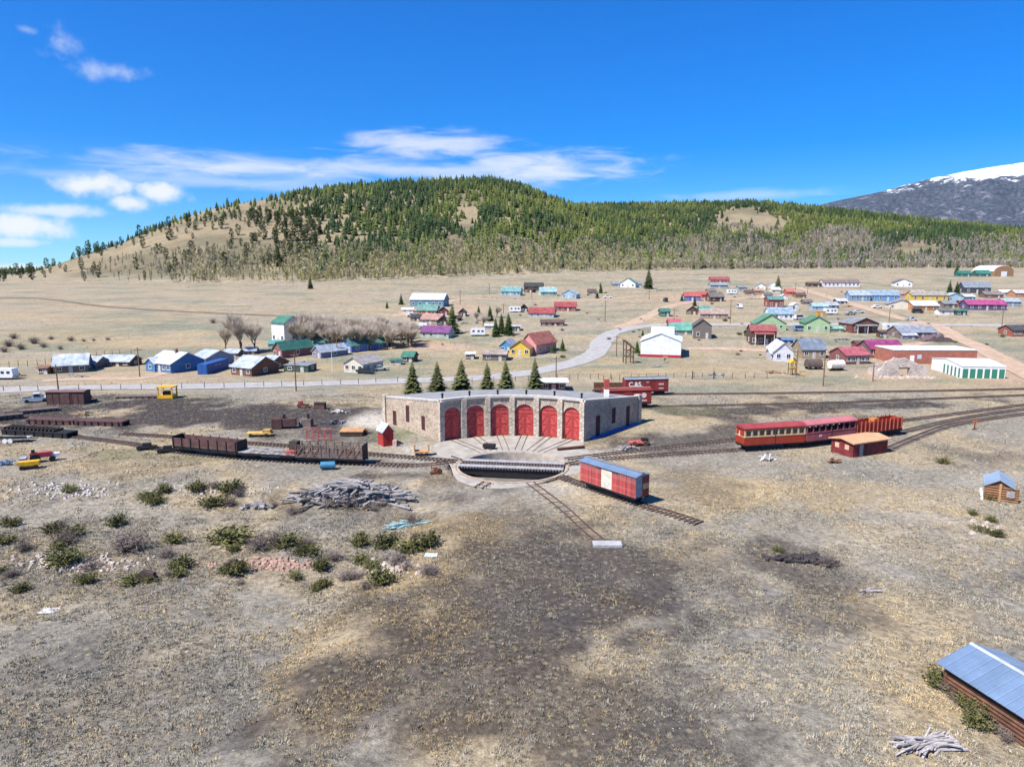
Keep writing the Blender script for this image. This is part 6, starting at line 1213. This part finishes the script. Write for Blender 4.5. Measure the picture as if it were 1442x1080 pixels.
for px_, py_, w_ in ((12, 488, 26), (48, 484, 26), (30, 492, 24), (62, 489, 18), (6, 496, 22), (100, 480, 18), (118, 481, 12), (132, 480, 10), (152, 479, 12), (300, 455, 18), (85, 492, 14), (72, 478, 14), (20, 477, 20)):
    P = at(px_, py_); k = w_*mpp(P)/1.7; tag(inst('willow_bush', random.choice(SH[False]), None, P-Vector((0, 0, .1)), random.random()*6, (k, k*.8, k*.8)), 'purplish bare willow bush on the tan meadow', 'bush', 'bare willows on the meadow')
rt = random.Random(9)
for i in range(110):
    px_ = rt.uniform(570, 1442); py_ = rt.uniform(404, 505); P = at(px_, py_); k = rt.uniform(.7, 1.7); tag(inst('town_bush', rt.choice(SH[rt.random() < .3]), None, P-Vector((0, 0, .1)), rt.random()*6, (k, k, k*.75)), 'low dark bush on the lots among the town houses', 'bush', 'bushes among the town houses')
# dry grass and sage clumps in the foreground: real geometry, low ragged mounds
def tuft(seed, n=9, flat=.55):
    rr = random.Random(seed); V = []; T = []; ti = []
    for i in range(n):
        a = rr.random()*6.28; sp_ = rr.uniform(.15, 1.0); b0 = (rr.uniform(-.4, .4), rr.uniform(-.4, .4), -.12); tip = (b0[0]+math.cos(a)*sp_*.6, b0[1]+math.sin(a)*sp_*.6, rr.uniform(.5, 1.0)*(1.2-sp_*.6)*flat); w = rr.uniform(.07, .15); k = len(V)
        V += [(b0[0]-math.sin(a)*w, b0[1]+math.cos(a)*w, b0[2]), (b0[0]+math.sin(a)*w, b0[1]-math.cos(a)*w, b0[2]), tip]; T.append((k, k+1, k+2)); q = rr.uniform(.85, 1.1); ti += [.88*q, .88*q, 1.1*q]
    return np.array(V), np.array(T), np.array(ti)
gg = np.random.default_rng(77)
def cover(n, y0, y1, smin, smax, lo, hi, seed):
    Y = np.sqrt(gg.uniform(y0**2, y1**2, n)); X = gg.uniform(-.98, .98, n)*Y; Z = Hn(X, Y); px, py, _ = proj(X, Y, Z); ed = edge_noise(X, Y)
    nn = .6*fbm(X/1.7, Y/1.7, 101, 3)+.4*fbm(X/7, Y/7, 103, 3); cm = patch(px, py, CINDER, ed*1.9); yard = (Y > 84)*(Y < 128)*(np.abs(X) < 34); pr = sstep(lo, hi, nn)*(1-.55*cm)*np.where(yard, .15, 1)
    r_t = np.hypot(X-TCX, Y-TCY); pr = np.where((r_t < 19.5) | (Z < -2), 0, pr); ANG = np.arctan2(Y-TCY, X-TCX); pr = np.where((r_t < 38.5) & (np.abs(ANG-math.pi/2) < R(42)), 0, pr)
    for _, path in TR.values():
        for c in path[::2]:
            if c.y < y1+5: pr = np.where((np.abs(X-c.x) < 1.6) & (np.abs(Y-c.y) < 1.6), 0, pr)
    k = gg.random(n) < pr; X, Y, Z, px, py, ed = X[k], Y[k], Z[k], px[k], py[k], ed[k]; n = len(X); print('tufts', n)
    gc = ground_color(X, Y, Z); st = patch(px, py, STRAW, ed*1.6); kd = gg.random(n); ps = np.clip(.16+st*.75+(fbm(X/5, Y/5, 105, 3)-.5)*.9, 0, 1)
    sage = np.array((.28, .265, .215)); straw = np.array((.46, .355, .20)); pale = np.array((.37, .335, .265)); dark = np.array((.16, .145, .125))
    c = np.where((kd < ps)[:, None], straw, np.where((kd < ps+(1-ps)*.45)[:, None], sage, np.where((kd < ps+(1-ps)*.8)[:, None], pale, dark)))*gg.uniform(.75, 1.2, (n, 1)); c = (c*.9+gc*.3)*(1-.3*np.clip(cm[k], 0, 1))[:, None]
    return X, Y, Z, c, gg.uniform(smin, smax, n)*gg.choice([1, 1, 1, 1.5], n)
Vs, Ts, Cs = [], [], []; off = 0
for args, nb in (((150000, 26, 78, .12, .32, .38, .55, 1), 13), ((130000, 76, 150, .18, .42, .42, .58, 2), 8)):
    X, Y, Z, colr, size = cover(*args); pk = gg.integers(0, 6, len(X))
    for j in range(6):
        s = pk == j; tv, tt_, ti = tuft(j, nb); V_, T_, C_ = scatter(tv, tt_, np.stack([X[s], Y[s], Z[s]], -1), np.stack([size[s], size[s], size[s]*gg.uniform(.7, 1.3, s.sum())], -1), gg.uniform(0, 6.28, s.sum()), ti, colr[s]); Vs.append(V_); Ts.append(T_+off); Cs.append(C_); off += len(V_)
tag(inst('dry_grass', np_mesh('dry_grass', np.concatenate(Vs), np.concatenate(Ts), mat('dry_grass', (1, 1, 1), .95, 0, .15, 1, attr=True, spec=.1), np.concatenate(Cs))), 'tufts of dry grass and grey sage over the open ground', 'grass', kind='stuff')

# low sagebrush and grass clumps over the meadow, the town lots and the open slope
n = 80000; Y = np.sqrt(gg.uniform(128**2, 1000**2, n)); X = gg.uniform(-.85, .95, n)*Y; Z = Hn(X, Y); px, py, _ = proj(X, Y, Z); nn = fbm(X/18, Y/11, 111, 4)
pr = sstep(.44, .66, nn)*np.interp(Y, [128, 300, 760, 1000], [.9, .7, .5, .5])*np.where((Y > 640) & (px > 520), 0, 1); pr = np.where((np.hypot(X-TCX, Y-TCY) < 40) & (np.abs(X) < 30), 0, pr)
RD = [o for o in COL.objects if o.get('kind') == 'structure' and ('road' in o.name or 'lane' in o.name or 'track' in o.name)]
for o in RD:
    q = np.empty(len(o.data.vertices)*3, np.float32); o.data.vertices.foreach_get('co', q); q = q.reshape(-1, 5, 3)[::2, 2]
    for c in q: pr = np.where((np.abs(X-c[0]) < 4.6) & (np.abs(Y-c[1]) < 4.6), 0, pr)
for _, path in TR.values():
    for c in path[::2]: pr = np.where((np.abs(X-c.x) < 2) & (np.abs(Y-c.y) < 2), 0, pr)
keep = gg.random(n) < pr; X, Y, Z = X[keep], Y[keep], Z[keep]; n = len(X); print('sage', n)
kd = gg.random(n)[:, None]; colr = np.where(kd < .45, np.array((.17, .155, .11)), np.where(kd < .75, np.array((.36, .29, .17)), np.array((.11, .09, .075))))*gg.uniform(.75, 1.3, (n, 1)); size = gg.uniform(.25, .65, n)*np.interp(Y, [128, 300, 1000], [.8, 1.1, 2.2])
tv, tt_, ti = tuft(3, 12); V_, T_, C_ = scatter(tv, tt_, np.stack([X, Y, Z], -1), np.stack([size, size, size*.75], -1), gg.uniform(0, 6.28, n), ti, colr)
tag(inst('sagebrush', np_mesh('sagebrush', V_, T_, MATS['dry_grass'], C_)), 'low sagebrush clumps over the meadow and town lots', 'sagebrush', kind='stuff')

# clear mountain air
hb = MB().box(-7000, 12000, -300, 10900, -40, 1750).mesh('haze'); hm = bpy.data.materials.new('haze_air'); hm.use_nodes = True; nt = hm.node_tree; nt.nodes.clear()
pv = N('ShaderNodeVolumePrincipled'); pv.inputs['Color'].default_value = (.68, .84, 1, 1); pv.inputs['Density'].default_value = 1.2e-5; pv.inputs['Anisotropy'].default_value = .2; mo = N('ShaderNodeOutputMaterial'); L(pv.outputs[0], mo.inputs['Volume'])
hb.materials.append(hm); tag(inst('haze', hb), 'clear thin mountain air over the whole valley', 'haze', kind='stuff')
